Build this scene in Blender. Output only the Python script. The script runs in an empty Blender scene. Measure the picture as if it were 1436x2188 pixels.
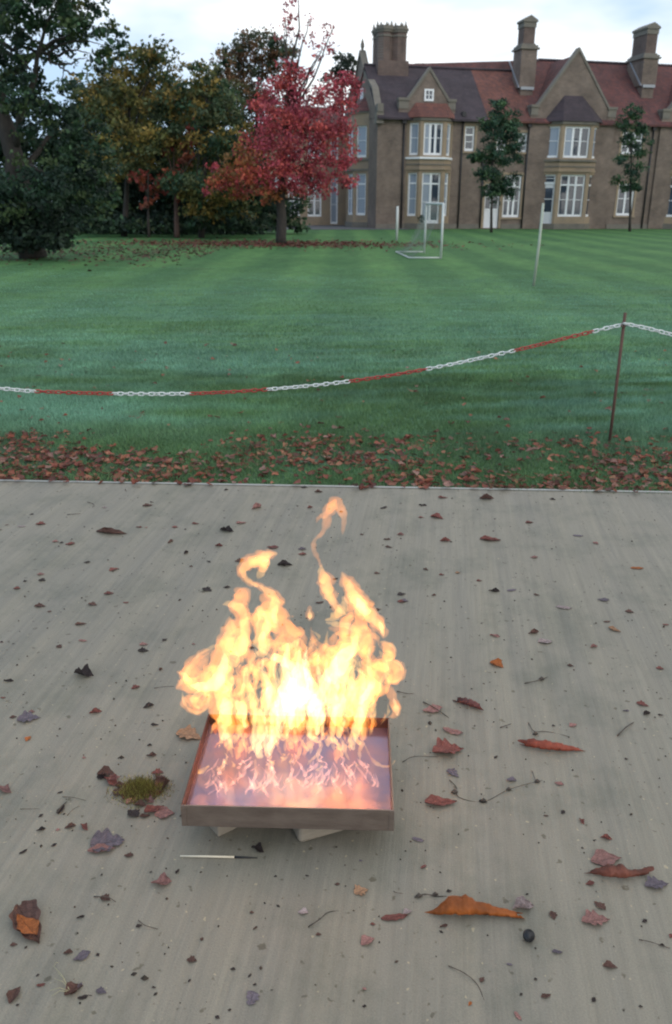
import bpy, math, random
import numpy as np
from mathutils import Vector, Matrix
C = bpy.context.scene.collection
S = bpy.context.scene
R = math.radians
rng = np.random.default_rng(7)
random.seed(7)

# ------------------------------------------------------------ camera
H, FPX, PIT, ROLL = 1.5, 1775.0, math.atan(660/1775), R(.38)
cam = bpy.data.cameras.new('camera')
cam.sensor_fit = 'VERTICAL'; cam.sensor_height = 24; cam.sensor_width = 24*1436/2188
cam.lens = 24*FPX/2188
cam.clip_start = .05; cam.clip_end = 3000
cam.dof.use_dof = True; cam.dof.focus_distance = 2.3; cam.dof.aperture_fstop = 4.5
camo = bpy.data.objects.new('camera', cam); C.objects.link(camo)
camo.matrix_world = Matrix.Translation((0, 0, H)) @ Matrix.Rotation(math.pi/2-PIT, 4, 'X') @ Matrix.Rotation(ROLL, 4, 'Z')
S.camera = camo

# ------------------------------------------------------------ light
S.view_settings.view_transform = 'Standard'; S.view_settings.look = 'None'
S.view_settings.exposure = 0; S.view_settings.gamma = 1
S.render.engine = 'CYCLES'
S.cycles.use_denoising = True
S.cycles.transparent_max_bounces = 48
S.cycles.max_bounces = 8; S.cycles.volume_bounces = 0
S.cycles.filter_width = 2.0; S.cycles.pixel_filter_type = 'BLACKMAN_HARRIS'
S.cycles.sample_clamp_indirect = 4
W = bpy.data.worlds.new('World'); S.world = W; W.use_nodes = True
nt = W.node_tree; nt.nodes.clear()
def N(t, typ, **kw):
    n = t.nodes.new(typ)
    for k, v in kw.items():
        if k == 'i':
            for a, b in v.items(): n.inputs[a].default_value = b
        else: setattr(n, k, v)
    return n
SUN_EL, SUN_AZ = R(32), R(150)
sky = N(nt, 'ShaderNodeTexSky', sky_type='NISHITA', sun_disc=False, sun_elevation=SUN_EL, sun_rotation=SUN_AZ)
tc = N(nt, 'ShaderNodeTexCoord')
mp = N(nt, 'ShaderNodeMapping', i={'Scale': (1, 1, 2.6), 'Location': (.35, .1, .0)})
nz = N(nt, 'ShaderNodeTexNoise', i={'Scale': 2.1, 'Detail': 5, 'Roughness': .55})
rp = N(nt, 'ShaderNodeValToRGB')
rp.color_ramp.elements[0].position = .38; rp.color_ramp.elements[1].position = .56
rp.color_ramp.elements[0].color = (6.2, 8.4, 11.2, 1); rp.color_ramp.elements[1].color = (13.8, 14.0, 14.0, 1)
mx = N(nt, 'ShaderNodeMix', data_type='RGBA'); mx.inputs[0].default_value = .86
bg = N(nt, 'ShaderNodeBackground', i={'Strength': .1})
wo = N(nt, 'ShaderNodeOutputWorld')
L = nt.links.new
L(tc.outputs['Generated'], mp.inputs[0]); L(mp.outputs[0], nz.inputs['Vector']); 
sx = N(nt, 'ShaderNodeSeparateXYZ'); L(tc.outputs['Generated'], sx.inputs[0])
ml = N(nt, 'ShaderNodeMath', operation='MULTIPLY_ADD', i={1: .22}); L(sx.outputs[0], ml.inputs[0]); L(nz.outputs[0], ml.inputs[2]); L(ml.outputs[0], rp.inputs[0])
L(sky.outputs[0], mx.inputs[6]); L(rp.outputs[0], mx.inputs[7]); L(mx.outputs[2], bg.inputs[0]); L(bg.outputs[0], wo.inputs[0])
sl = bpy.data.lights.new('sun', 'SUN'); sl.energy = .5; sl.angle = R(15); sl.color = (1, .97, .93)
so = bpy.data.objects.new('sun', sl); C.objects.link(so)
so.rotation_euler = (math.pi/2-SUN_EL, 0, -SUN_AZ+math.pi)

# ------------------------------------------------------------ helpers
def _ray(x, y):
    a, b = (x-718)/FPX, -(y-1094)/FPX
    a, b = a*math.cos(ROLL)-b*math.sin(ROLL), a*math.sin(ROLL)+b*math.cos(ROLL)
    return a, math.cos(PIT)+b*math.sin(PIT), -math.sin(PIT)+b*math.cos(PIT)
def G(x, y, z=0.):                 # photo point -> where it lies on the level z
    d = _ray(x, y); t = (z-H)/d[2]; return Vector((d[0]*t, d[1]*t, z))
def V(x, y, Y):                    # photo point -> where it lies at distance Y
    d = _ray(x, y); t = Y/d[1]; return Vector((d[0]*t, Y, H+d[2]*t))
def PX(Y): return (Y*math.cos(PIT)+.5)/FPX   # metres per photo pixel at distance Y

class MB:
    def __init__(s): s.v = []; s.f = []
    def add(s, vs, fs):
        o = len(s.v); s.v += [tuple(p) for p in vs]; s.f += [tuple(i+o for i in f) for f in fs]; return s
    def box(s, x0, x1, y0, y1, z0, z1):
        return s.add([(x0,y0,z0),(x1,y0,z0),(x1,y1,z0),(x0,y1,z0),(x0,y0,z1),(x1,y0,z1),(x1,y1,z1),(x0,y1,z1)],
              [(0,3,2,1),(4,5,6,7),(0,1,5,4),(1,2,6,5),(2,3,7,6),(3,0,4,7)])
    def ob(s, A, d, s0, s1, e0, e1, z0, z1):   # box along direction d from A, e = outward offset
        n = (d[1], -d[0])
        P = lambda a, e, z: (A[0]+d[0]*a+n[0]*e, A[1]+d[1]*a+n[1]*e, z)
        return s.add([P(s0,e1,z0),P(s1,e1,z0),P(s1,e0,z0),P(s0,e0,z0),P(s0,e1,z1),P(s1,e1,z1),P(s1,e0,z1),P(s0,e0,z1)],
              [(0,3,2,1),(4,5,6,7),(0,1,5,4),(1,2,6,5),(2,3,7,6),(3,0,4,7)])
    def prism(s, base, off):
        n = len(base); off = Vector(off)
        vs = [Vector(p) for p in base]; vs += [p+off for p in vs]
        return s.add(vs, [tuple(range(n-1, -1, -1)), tuple(range(n, 2*n))]+[(i, (i+1) % n, n+(i+1) % n, n+i) for i in range(n)])
    def tube(s, pts, rad, seg=8, flat=1.0, up=None):
        pts = [Vector(p) for p in pts]; n = len(pts)
        if not hasattr(rad, '__len__'): rad = [rad]*n
        vs = []; up = Vector(up or (0, 1, .01)).normalized()
        for i, p in enumerate(pts):
            t = (pts[min(i+1, n-1)]-pts[max(i-1, 0)])
            t = t.normalized() if t.length > 1e-9 else Vector((0, 0, 1))
            a = t.cross(up)
            a = a.normalized() if a.length > 1e-4 else t.orthogonal().normalized()
            b = a.cross(t)
            for k in range(seg):
                q = 2*math.pi*k/seg
                vs.append(p+a*(rad[i]*math.cos(q))+b*(rad[i]*flat*math.sin(q)))
        fs = [(i*seg+k, i*seg+(k+1) % seg, (i+1)*seg+(k+1) % seg, (i+1)*seg+k) for i in range(n-1) for k in range(seg)]
        fs += [tuple(range(seg-1, -1, -1)), tuple(range((n-1)*seg, n*seg))]
        return s.add(vs, [f[::-1] for f in fs])
    def build(s, name, m, parent=None, smooth=False):
        me = bpy.data.meshes.new(name); me.from_pydata(s.v, [], s.f); me.update()
        return link(name, me, m, parent, smooth)
def link(name, me, m, parent=None, smooth=False):
    o = bpy.data.objects.new(name, me); C.objects.link(o)
    for q in (m if isinstance(m, (list, tuple)) else [m]): me.materials.append(q)
    if smooth: me.shade_smooth()
    if parent: o.parent = parent
    return o
def empty(name, loc=(0, 0, 0), rz=0):
    o = bpy.data.objects.new(name, None); C.objects.link(o); o.location = loc; o.rotation_euler = (0, 0, rz); o.empty_display_size = .1
    return o
def tag(o, label=None, cat=None, group=None, kind=None):
    for k, v in (('label', label), ('category', cat), ('group', group), ('kind', kind)):
        if v: o[k] = v
    return o
def fastmesh(name, verts, nper, cols=None):      # many loose polygons of nper corners each
    nv = len(verts); nf = nv//nper
    me = bpy.data.meshes.new(name)
    me.vertices.add(nv); me.vertices.foreach_set('co', np.asarray(verts, np.float32).ravel())
    me.loops.add(nv); me.loops.foreach_set('vertex_index', np.arange(nv, dtype=np.int32))
    me.polygons.add(nf); me.polygons.foreach_set('loop_start', np.arange(0, nv, nper, dtype=np.int32))
    me.update(calc_edges=True)
    if cols is not None:
        a = me.color_attributes.new('Col', 'FLOAT_COLOR', 'POINT')
        c = np.ones((nv, 4), np.float32); c[:, :3] = np.repeat(cols, nper, axis=0) if len(cols) != nv else cols
        a.data.foreach_set('color', c.ravel())
    return me

# ------------------------------------------------------------ materials
def mat(name, col=(.5, .5, .5), rough=.7, metal=0, spec=.5, var=None, vscale=5, bump=0, bscale=30, stretch=None, dist=.01, detail=6):
    """principled with a two-colour noise and a noise bump"""
    m = bpy.data.materials.new(name); m.use_nodes = True; t = m.node_tree; b = t.nodes['Principled BSDF']
    b.inputs['Base Color'].default_value = (*col, 1); b.inputs['Roughness'].default_value = rough
    b.inputs['Metallic'].default_value = metal; b.inputs['Specular IOR Level'].default_value = spec
    tc = N(t, 'ShaderNodeTexCoord'); mp = N(t, 'ShaderNodeMapping')
    if stretch: mp.inputs['Scale'].default_value = stretch
    t.links.new(tc.outputs['Object'], mp.inputs[0])
    if var:
        n = N(t, 'ShaderNodeTexNoise', i={'Scale': vscale, 'Detail': detail, 'Roughness': .65}); t.links.new(mp.outputs[0], n.inputs['Vector'])
        r = N(t, 'ShaderNodeValToRGB'); r.color_ramp.elements[0].position = .33; r.color_ramp.elements[1].position = .67
        r.color_ramp.elements[0].color = (*col, 1); r.color_ramp.elements[1].color = (*var, 1)
        t.links.new(n.outputs[0], r.inputs[0]); t.links.new(r.outputs[0], b.inputs['Base Color'])
    if bump:
        n2 = N(t, 'ShaderNodeTexNoise', i={'Scale': bscale, 'Detail': 5}); t.links.new(mp.outputs[0], n2.inputs['Vector'])
        bp = N(t, 'ShaderNodeBump', i={'Strength': bump, 'Distance': dist}); t.links.new(n2.outputs[0], bp.inputs['Height']); t.links.new(bp.outputs[0], b.inputs['Normal'])
    return m
def leafmat(name, rough=.6, trans=.25, objcol=False):
    m = bpy.data.materials.new(name); m.use_nodes = True; t = m.node_tree; b = t.nodes['Principled BSDF']
    b.inputs['Roughness'].default_value = rough; b.inputs['Specular IOR Level'].default_value = .3
    if objcol:
        a = N(t, 'ShaderNodeObjectInfo'); tc = N(t, 'ShaderNodeTexCoord')
        n = N(t, 'ShaderNodeTexNoise', i={'Scale': 5, 'Detail': 5, 'Roughness': .7}); t.links.new(tc.outputs['Object'], n.inputs['Vector'])
        mr = N(t, 'ShaderNodeMapRange', i={'From Min': .3, 'From Max': .7, 'To Min': .55, 'To Max': 1.35}); t.links.new(n.outputs[0], mr.inputs[0])
        mu = N(t, 'ShaderNodeVectorMath', operation='SCALE'); t.links.new(a.outputs['Color'], mu.inputs[0]); t.links.new(mr.outputs[0], mu.inputs['Scale'])
        c = mu.outputs[0]
        bp = N(t, 'ShaderNodeBump', i={'Strength': .5, 'Distance': .05}); t.links.new(n.outputs[0], bp.inputs['Height']); t.links.new(bp.outputs[0], b.inputs['Normal'])
    else:
        c = N(t, 'ShaderNodeAttribute', attribute_name='Col').outputs['Color']
    if objcol:      # midrib and side veins
        sp = N(t, 'ShaderNodeSeparateXYZ'); t.links.new(tc.outputs['Object'], sp.inputs[0])
        ab = N(t, 'ShaderNodeMath', operation='ABSOLUTE'); t.links.new(sp.outputs[1], ab.inputs[0])
        m1 = N(t, 'ShaderNodeMapRange', i={'From Min': .008, 'From Max': .02, 'To Min': .62, 'To Max': 1}); t.links.new(ab.outputs[0], m1.inputs[0])
        ma = N(t, 'ShaderNodeMath', operation='MULTIPLY_ADD', i={1: -1.0}); t.links.new(ab.outputs[0], ma.inputs[0]); t.links.new(sp.outputs[0], ma.inputs[2])
        pp = N(t, 'ShaderNodeMath', operation='PINGPONG', i={1: .055}); t.links.new(ma.outputs[0], pp.inputs[0])
        m2 = N(t, 'ShaderNodeMapRange', i={'From Min': .0, 'From Max': .016, 'To Min': .78, 'To Max': 1}); t.links.new(pp.outputs[0], m2.inputs[0])
        mm = N(t, 'ShaderNodeMath', operation='MULTIPLY'); t.links.new(m1.outputs[0], mm.inputs[0]); t.links.new(m2.outputs[0], mm.inputs[1])
        m3 = N(t, 'ShaderNodeVectorMath', operation='SCALE'); t.links.new(c, m3.inputs[0]); t.links.new(mm.outputs[0], m3.inputs['Scale']); c = m3.outputs[0]
    t.links.new(c, b.inputs['Base Color'])
    if trans:
        tr = N(t, 'ShaderNodeBsdfTranslucent'); t.links.new(c, tr.inputs[0]); ms = N(t, 'ShaderNodeMixShader'); ms.inputs[0].default_value = trans
        t.links.new(b.outputs[0], ms.inputs[1]); t.links.new(tr.outputs[0], ms.inputs[2]); t.links.new(ms.outputs[0], t.nodes['Material Output'].inputs[0])
    return m
def brickmat(name, c1, c2, mortar, bw=.225, bh=.075, offs=.5):
    m = mat(name, c1, .85); t = m.node_tree; b = t.nodes['Principled BSDF']
    tc = N(t, 'ShaderNodeTexCoord'); sp = N(t, 'ShaderNodeSeparateXYZ'); t.links.new(tc.outputs['Object'], sp.inputs[0])
    ad = N(t, 'ShaderNodeMath', operation='ADD'); t.links.new(sp.outputs[0], ad.inputs[0]); t.links.new(sp.outputs[1], ad.inputs[1])
    cb = N(t, 'ShaderNodeCombineXYZ'); t.links.new(ad.outputs[0], cb.inputs[0]); t.links.new(sp.outputs[2], cb.inputs[1])
    br = N(t, 'ShaderNodeTexBrick', i={'Scale': 1, 'Mortar Size': .008, 'Brick Width': bw, 'Row Height': bh, 'Bias': 0, 'Color1': (*c1, 1), 'Color2': (*c2, 1), 'Mortar': (*mortar, 1)}, offset=offs)
    t.links.new(cb.outputs[0], br.inputs['Vector'])
    n = N(t, 'ShaderNodeTexNoise', i={'Scale': .9, 'Detail': 8, 'Roughness': .7}); t.links.new(tc.outputs['Object'], n.inputs['Vector'])
    mr = N(t, 'ShaderNodeMapRange', i={'From Min': .3, 'From Max': .7, 'To Min': .62, 'To Max': 1.3}); t.links.new(n.outputs[0], mr.inputs[0])
    mu = N(t, 'ShaderNodeVectorMath', operation='SCALE'); t.links.new(br.outputs[0], mu.inputs[0]); t.links.new(mr.outputs[0], mu.inputs['Scale']); t.links.new(mu.outputs[0], b.inputs['Base Color'])
    bp = N(t, 'ShaderNodeBump', i={'Strength': .6, 'Distance': .01}); t.links.new(br.outputs['Fac'], bp.inputs['Height']); bp.invert = True; t.links.new(bp.outputs[0], b.inputs['Normal'])
    return m

# ------------------------------------------------------------ ground
AX = R(7.2)                                      # the brushing and the tray run 7 degrees right of straight ahead
def concrete():
    m = mat('brushed_concrete', (.25, .255, .225), .62); t = m.node_tree; b = t.nodes['Principled BSDF']; lk = t.links.new
    tc = N(t, 'ShaderNodeTexCoord')
    rot = N(t, 'ShaderNodeMapping', i={'Rotation': (0, 0, AX)}); lk(tc.outputs['Object'], rot.inputs[0])
    def noise(scale, st, detail=5, rough=.6):
        mp = N(t, 'ShaderNodeMapping', i={'Scale': st}); lk(rot.outputs[0], mp.inputs[0])
        n = N(t, 'ShaderNodeTexNoise', i={'Scale': scale, 'Detail': detail, 'Roughness': rough}); lk(mp.outputs[0], n.inputs['Vector']); return n.outputs[0]
    def ramp(f, p0, c0, p1, c1):
        r = N(t, 'ShaderNodeValToRGB'); r.color_ramp.elements[0].position = p0; r.color_ramp.elements[1].position = p1
        r.color_ramp.elements[0].color = (*c0, 1); r.color_ramp.elements[1].color = (*c1, 1); lk(f, r.inputs[0]); return r.outputs[0]
    def mul(a, c, mode='MULTIPLY', f=1.):
        x = N(t, 'ShaderNodeMix', data_type='RGBA', blend_type=mode); x.inputs[0].default_value = f
        for s, i in ((a, 6), (c, 7)):
            lk(s, x.inputs[i])
        return x.outputs[2]
    big = noise(.9, (1, .5, 1), 6); fine = noise(42, (1, .035, 1), 3, .7); mid = noise(9, (1, .06, 1), 3); grain = noise(260, (1, 1, 1), 2)
    c = ramp(big, .3, (.184, .168, .134), .7, (.228, .208, .168))
    c = mul(c, ramp(fine, .3, (.86, .86, .86), .7, (1.1, 1.1, 1.1)))
    c = mul(c, ramp(mid, .35, (.92, .93, .95), .65, (1.07, 1.06, 1.03)))
    c = mul(c, ramp(grain, .3, (.88, .88, .88), .7, (1.1, 1.1, 1.1)))
    stain = noise(3.2, (1, .8, 1), 8, .7); c = mul(c, ramp(stain, .34, (.74, .77, .74), .52, (1.03, 1.02, 1)))
    spk = noise(36, (1, 1, 1), 2, .5); c = mul(c, ramp(spk, .28, (.55, .52, .46), .33, (1, 1, 1)))
    spw = noise(60, (1.1, 1, 1), 1, .5); c = mul(c, ramp(spw, .73, (0, 0, 0), .77, (.13, .1, .05)), 'ADD')
    lk(c, b.inputs['Base Color'])
    rr = N(t, 'ShaderNodeMapRange', i={'From Min': .3, 'From Max': .7, 'To Min': .48, 'To Max': .72}); lk(big, rr.inputs[0]); lk(rr.outputs[0], b.inputs['Roughness'])
    ad = N(t, 'ShaderNodeMath', operation='MULTIPLY_ADD', i={1: .35}); lk(grain, ad.inputs[0]); lk(fine, ad.inputs[2])
    bp = N(t, 'ShaderNodeBump', i={'Strength': .55, 'Distance': .004}); lk(ad.outputs[0], bp.inputs['Height']); lk(bp.outputs[0], b.inputs['Normal'])
    return m
EL, ER = G(0, 1024), G(1436, 1049)
ED = (ER-EL).normalized(); EN = Vector((-ED.y, ED.x, 0))
def edge_d(x, y): return (x-EL.x)*EN.x+(y-EL.y)*EN.y       # metres beyond the slab's far edge
s = MB()
a0, a1 = EL-ED*9, ER+ED*9
near0, near1 = a0-EN*12, a1-EN*12
bv = .012
nn = 160                                                    # slab edge, a little chipped
prev = None
pts = []
for i in range(nn+1):
    p = a0.lerp(a1, i/nn); w = .004*math.sin(i*1.7)+.003*math.sin(i*.61+2)+.003*random.uniform(-1, 1)
    pts.append((p+EN*(w-bv), p+EN*w, w))
vs = [near0, near1]
for a, b, w in pts: vs += [a, b-Vector((0, 0, bv)), b-Vector((0, 0, .14))]
fs = []
for i in range(nn):
    k = 2+3*i; fs += [(k, k+1, k+4, k+3)[::-1], (k+1, k+2, k+5, k+4)[::-1]]
fs.append((0, 1)+tuple(2+3*i for i in range(nn, -1, -1)))
s.add(vs, fs)
tag(s.build('concrete_pavement', concrete()), 'grey brushed concrete yard in the foreground', None, None, 'structure')

s = MB(); s.add([a0-EN*.04, a1-EN*.04, a1-EN*.012, a0-EN*.012], [(0, 1, 2, 3)])  # added strip, its pale colour stands in for sheen on the slab's lip
o = s.build('edge_sheen_strip', mat('painted_edge_sheen', (.30, .30, .28), .4, var=(.24, .24, .21), vscale=5), bpy.data.objects['concrete_pavement']); o.location.z = .003
def lawnmat():
    m = mat('lawn', (.04, .1, .04), .85, spec=.15); t = m.node_tree; b = t.nodes['Principled BSDF']; lk = t.links.new
    tc = N(t, 'ShaderNodeTexCoord')
    def noise(scale, st=(1, 1, 1), detail=6, rough=.6):
        mp = N(t, 'ShaderNodeMapping', i={'Scale': st}); lk(tc.outputs['Object'], mp.inputs[0])
        n = N(t, 'ShaderNodeTexNoise', i={'Scale': scale, 'Detail': detail, 'Roughness': rough}); lk(mp.outputs[0], n.inputs['Vector']); return n.outputs[0]
    def ramp(f, *st):
        r = N(t, 'ShaderNodeValToRGB'); e = r.color_ramp.elements
        for k, (p, c) in enumerate(st):
            q = e[k] if k < 2 else e.new(p)
            q.position = p; q.color = (*c, 1)
        lk(f, r.inputs[0]); return r.outputs[0]
    def mix(a, c, mode='MULTIPLY', f=1.):
        x = N(t, 'ShaderNodeMix', data_type='RGBA', blend_type=mode)
        if isinstance(f, float): x.inputs[0].default_value = f
        else: lk(f, x.inputs[0])
        lk(a, x.inputs[6]); lk(c, x.inputs[7]); return x.outputs[2]
    base = ramp(noise(.35, (1, 1, 1)), (.3, (.052, .135, .05)), (.7, (.085, .19, .068)))
    base = mix(base, ramp(noise(3.5, (1, .45, 1)), (.3, (.75, .78, .8)), (.7, (1.2, 1.18, 1.15))))
    base = mix(base, ramp(noise(40, (1, .4, 1), 3), (.25, (.6, .6, .6)), (.75, (1.3, 1.3, 1.3))))
    # mowing stripes fanning a little
    mp = N(t, 'ShaderNodeMapping', i={'Rotation': (0, 0, R(3)), 'Scale': (1, .12, 1)}); lk(tc.outputs['Object'], mp.inputs[0])
    wv = N(t, 'ShaderNodeTexWave', i={'Scale': .16, 'Distortion': .9, 'Detail': 1, 'Detail Scale': .6}); lk(mp.outputs[0], wv.inputs['Vector'])
    base = mix(base, ramp(wv.outputs[0], (.3, (.86, .9, .9)), (.8, (1.2, 1.15, 1.08))))
    # dew nearer the slab
    sp = N(t, 'ShaderNodeSeparateXYZ'); lk(tc.outputs['Object'], sp.inputs[0])
    mr = N(t, 'ShaderNodeMapRange', i={'From Min': 7, 'From Max': 21, 'To Min': .6, 'To Max': 0}); lk(sp.outputs[1], mr.inputs[0])
    dn = N(t, 'ShaderNodeMath', operation='MULTIPLY'); lk(mr.outputs[0], dn.inputs[0])
    rr = N(t, 'ShaderNodeMapRange', i={'From Min': .35, 'From Max': .62, 'To Min': .15, 'To Max': 1}); lk(noise(1.1, (.5, 1.4, 1)), rr.inputs[0]); lk(rr.outputs[0], dn.inputs[1])
    dw = N(t, 'ShaderNodeRGB'); dw.outputs[0].default_value = (.12, .235, .17, 1)
    base = mix(base, dw.outputs[0], 'MIX', dn.outputs[0])
    wn = N(t, 'ShaderNodeMapRange', i={'From Min': .58, 'From Max': .74, 'To Min': 0, 'To Max': .5}); lk(noise(.55, (.7, 1.6, 1), 8, .7), wn.inputs[0])
    wc = N(t, 'ShaderNodeRGB'); wc.outputs[0].default_value = (.125, .125, .055, 1); base = mix(base, wc.outputs[0], 'MIX', wn.outputs[0])
    # bare damp soil at the slab's edge
    sn = N(t, 'ShaderNodeMapRange', i={'From Min': 5.6, 'From Max': 6.3, 'To Min': .6, 'To Max': 0}); lk(sp.outputs[1], sn.inputs[0])
    so_ = N(t, 'ShaderNodeMath', operation='MULTIPLY'); lk(sn.outputs[0], so_.inputs[0])
    r2 = N(t, 'ShaderNodeMapRange', i={'From Min': .42, 'From Max': .55, 'To Min': .35, 'To Max': 1}); lk(noise(2.4), r2.inputs[0]); lk(r2.outputs[0], so_.inputs[1])
    sc = N(t, 'ShaderNodeRGB'); sc.outputs[0].default_value = (.05, .038, .028, 1)
    base = mix(base, sc.outputs[0], 'MIX', so_.outputs[0])
    lk(base, b.inputs['Base Color'])
    bp = N(t, 'ShaderNodeBump', i={'Strength': .8, 'Distance': .03}); lk(noise(22, (1, .6, 1), 4), bp.inputs['Height']); lk(bp.outputs[0], b.inputs['Normal'])
    return m
GZ = -.03
xs = [-600, -150, -60, -30, -15, -7, 0, 7, 15, 30, 60, 150, 600]; ys = [-60, 0, 3.5, 5, 8, 12, 20, 30, 45, 70, 150, 900]
s = MB(); s.add([(x, y, GZ) for y in ys for x in xs], [(j*13+i, j*13+i+1, (j+1)*13+i+1, (j+1)*13+i) for j in range(len(ys)-1) for i in range(12)])
tag(s.build('ground', lawnmat()), 'mown green lawn running from the concrete to the house', None, None, 'structure')

def pnoise(x, y, sc, seed=0):                    # cheap smooth noise 0..1
    r = np.random.default_rng(seed); o = 0
    for k in range(7):
        a = r.uniform(0, 6.28); f = sc*r.uniform(.6, 1.9); o = o+np.sin((x*math.cos(a)+y*math.sin(a))*f+r.uniform(0, 6.28))
    return .5+o/7*.75
LEAFA = leafmat('foliage', .65, .25); BLADE = leafmat('grass_blade', .55, .3)
def grass(n, d0, d1, h, w, seed, ex=1.):
    r = np.random.default_rng(seed)
    d = d0+(d1-d0)*r.random(n)**ex; Y0 = 4.45+d
    x = (r.random(n)*2-1)*(Y0*.44+.5); y = Y0-x*.06
    clump = pnoise(x, y, 2.6, 3); bald = pnoise(x, y, 3.6, 11)
    band = np.exp(-((d-.45)/.5)**2)
    keep = r.random(n) > band*np.clip((bald-.32)*3.2, 0, .85)
    tuft = pnoise(x, y, 9, 5)
    x, y, clump, tuft, band, d = (q[keep] for q in (x, y, clump, tuft, band, d)); n = len(x)
    hh = h*(.5+.8*tuft)*r.uniform(.6, 1.3, n)*(1-.75*np.clip((d-4)/12, 0, 1)); ang = r.uniform(0, 6.28, n); lean = r.uniform(.1, 1.0, n)*hh
    la = r.uniform(0, 6.28, n); ca, sa = np.cos(ang)*w, np.sin(ang)*w
    v = np.empty((n, 3, 3)); z = np.full(n, GZ)
    v[:, 0] = np.stack([x-ca, y-sa, z], 1); v[:, 1] = np.stack([x+ca, y+sa, z], 1)
    v[:, 2] = np.stack([x+np.cos(la)*lean, y+np.sin(la)*lean, z+hh], 1)
    dew = np.clip((.6*pnoise(x, y*2.2, 1.1, 21)+.5*pnoise(x*.7, y*2.6, 5, 22)-.32)*2.4, 0, 1)*np.clip((d-.6)/1.0, 0, 1)
    g = np.array([.082, .165, .08])[None]*(1-clump[:, None]*.25)+np.array([.03, .035, .0])[None]*r.random(n)[:, None]
    c = g*(1-dew[:, None]*.65)+np.array([.14, .27, .215])[None]*dew[:, None]*.65
    c *= 1.42*r.uniform(.75, 1.3, n)[:, None]*(.62+.42*pnoise(x, y*2.5, .9, 33)+.5*pnoise(x*.8, y*3, 4.5, 34)*pnoise(x, y, 13, 35))[:, None]
    me = fastmesh('grass', v.reshape(-1, 3), 3, np.repeat(c, 3, axis=0))
    o = link('grass', me, BLADE); return o
tag(grass(190000, 0.0, 3.2, .036, .0028, 1), 'dewy green grass blades beyond the concrete edge', 'grass', None, 'stuff')
tag(grass(170000, 3.2, 17, .034, .0052, 2, 1.7), 'mown dewy grass of the middle lawn', 'grass', None, 'stuff')
# ------------------------------------------------------------ the house
BRICK = brickmat('stock_brick', (.2, .148, .118), (.152, .116, .098), (.21, .18, .155))
BRICKD = brickmat('stack_brick', (.15, .1, .085), (.12, .085, .075), (.15, .125, .11))
STONE = mat('sandstone', (.34, .255, .17), .8, var=(.25, .2, .15), vscale=1.5, bump=.3)
STONEG = mat('weathered_stone', (.2, .18, .15), .85, var=(.14, .13, .115), vscale=2)
WHITE = mat('white_paint', (.82, .84, .86), .4, var=(.76, .78, .82), vscale=3)
DOORW = mat('door_paint', (.7, .71, .74), .4)
IRON = mat('black_iron', (.02, .02, .024), .5)
LEAD = mat('lead', (.33, .35, .38), .5, metal=.2)
GLASS = mat('window_glass', (.045, .06, .085), .06, spec=1.0)
BLIND = mat('blind_behind_glass', (.3, .35, .43), .25, spec=.9)
ROOFD = brickmat('dark_tiles', (.062, .045, .055), (.045, .036, .046), (.025, .02, .025), .17, .1)
ROOFR = brickmat('red_tiles', (.19, .072, .052), (.115, .05, .045), (.06, .03, .03), .17, .1)
ROOFM = brickmat('russet_tiles', (.15, .052, .045), (.085, .038, .04), (.05, .028, .03), .17, .1)
TH = R(12.5)
house = tag(empty('country_house', (2.4, 56, -.02), TH), 'long brick country house with stone bay windows, gables and tall chimneys across the lawn', 'house')
EX = (1., 0.)
def wall(name, A, B, z0, z1, ops, m, parent=house, rev=.16):
    d = Vector((B[0]-A[0], B[1]-A[1])); Ln = d.length; d /= Ln; n = (d.y, -d.x)
    P = lambda a, e, z: (A[0]+d.x*a+n[0]*e, A[1]+d.y*a+n[1]*e, z)
    xs = sorted({0, Ln, *[min(max(q, 0), Ln) for o in ops for q in o[:2]]}); zs = sorted({z0, z1, *[q for o in ops for q in o[2:4] if z0 < q < z1]})
    s = MB()
    for i in range(len(xs)-1):
        for j in range(len(zs)-1):
            cx, cz = (xs[i]+xs[i+1])/2, (zs[j]+zs[j+1])/2
            if any(o[0] < cx < o[1] and o[2] < cz < o[3] for o in ops): continue
            s.add([P(xs[i], 0, zs[j]), P(xs[i+1], 0, zs[j]), P(xs[i+1], 0, zs[j+1]), P(xs[i], 0, zs[j+1])], [(0, 1, 2, 3)])
    for o in ops:
        a, b, c, e = o[:4]
        s.add([P(a,0,c),P(b,0,c),P(b,0,e),P(a,0,e),P(a,-rev,c),P(b,-rev,c),P(b,-rev,e),P(a,-rev,e)], [(0,4,5,1),(1,5,6,2),(2,6,7,3),(3,7,4,0)])
    s.add([P(0,-.3,z0),P(Ln,-.3,z0),P(Ln,-.3,z1),P(0,-.3,z1),P(0,0,z1),P(Ln,0,z1)], [(1,0,3,2),(4,5,2,3)])
    return s.build(name, m, parent), d
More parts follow.
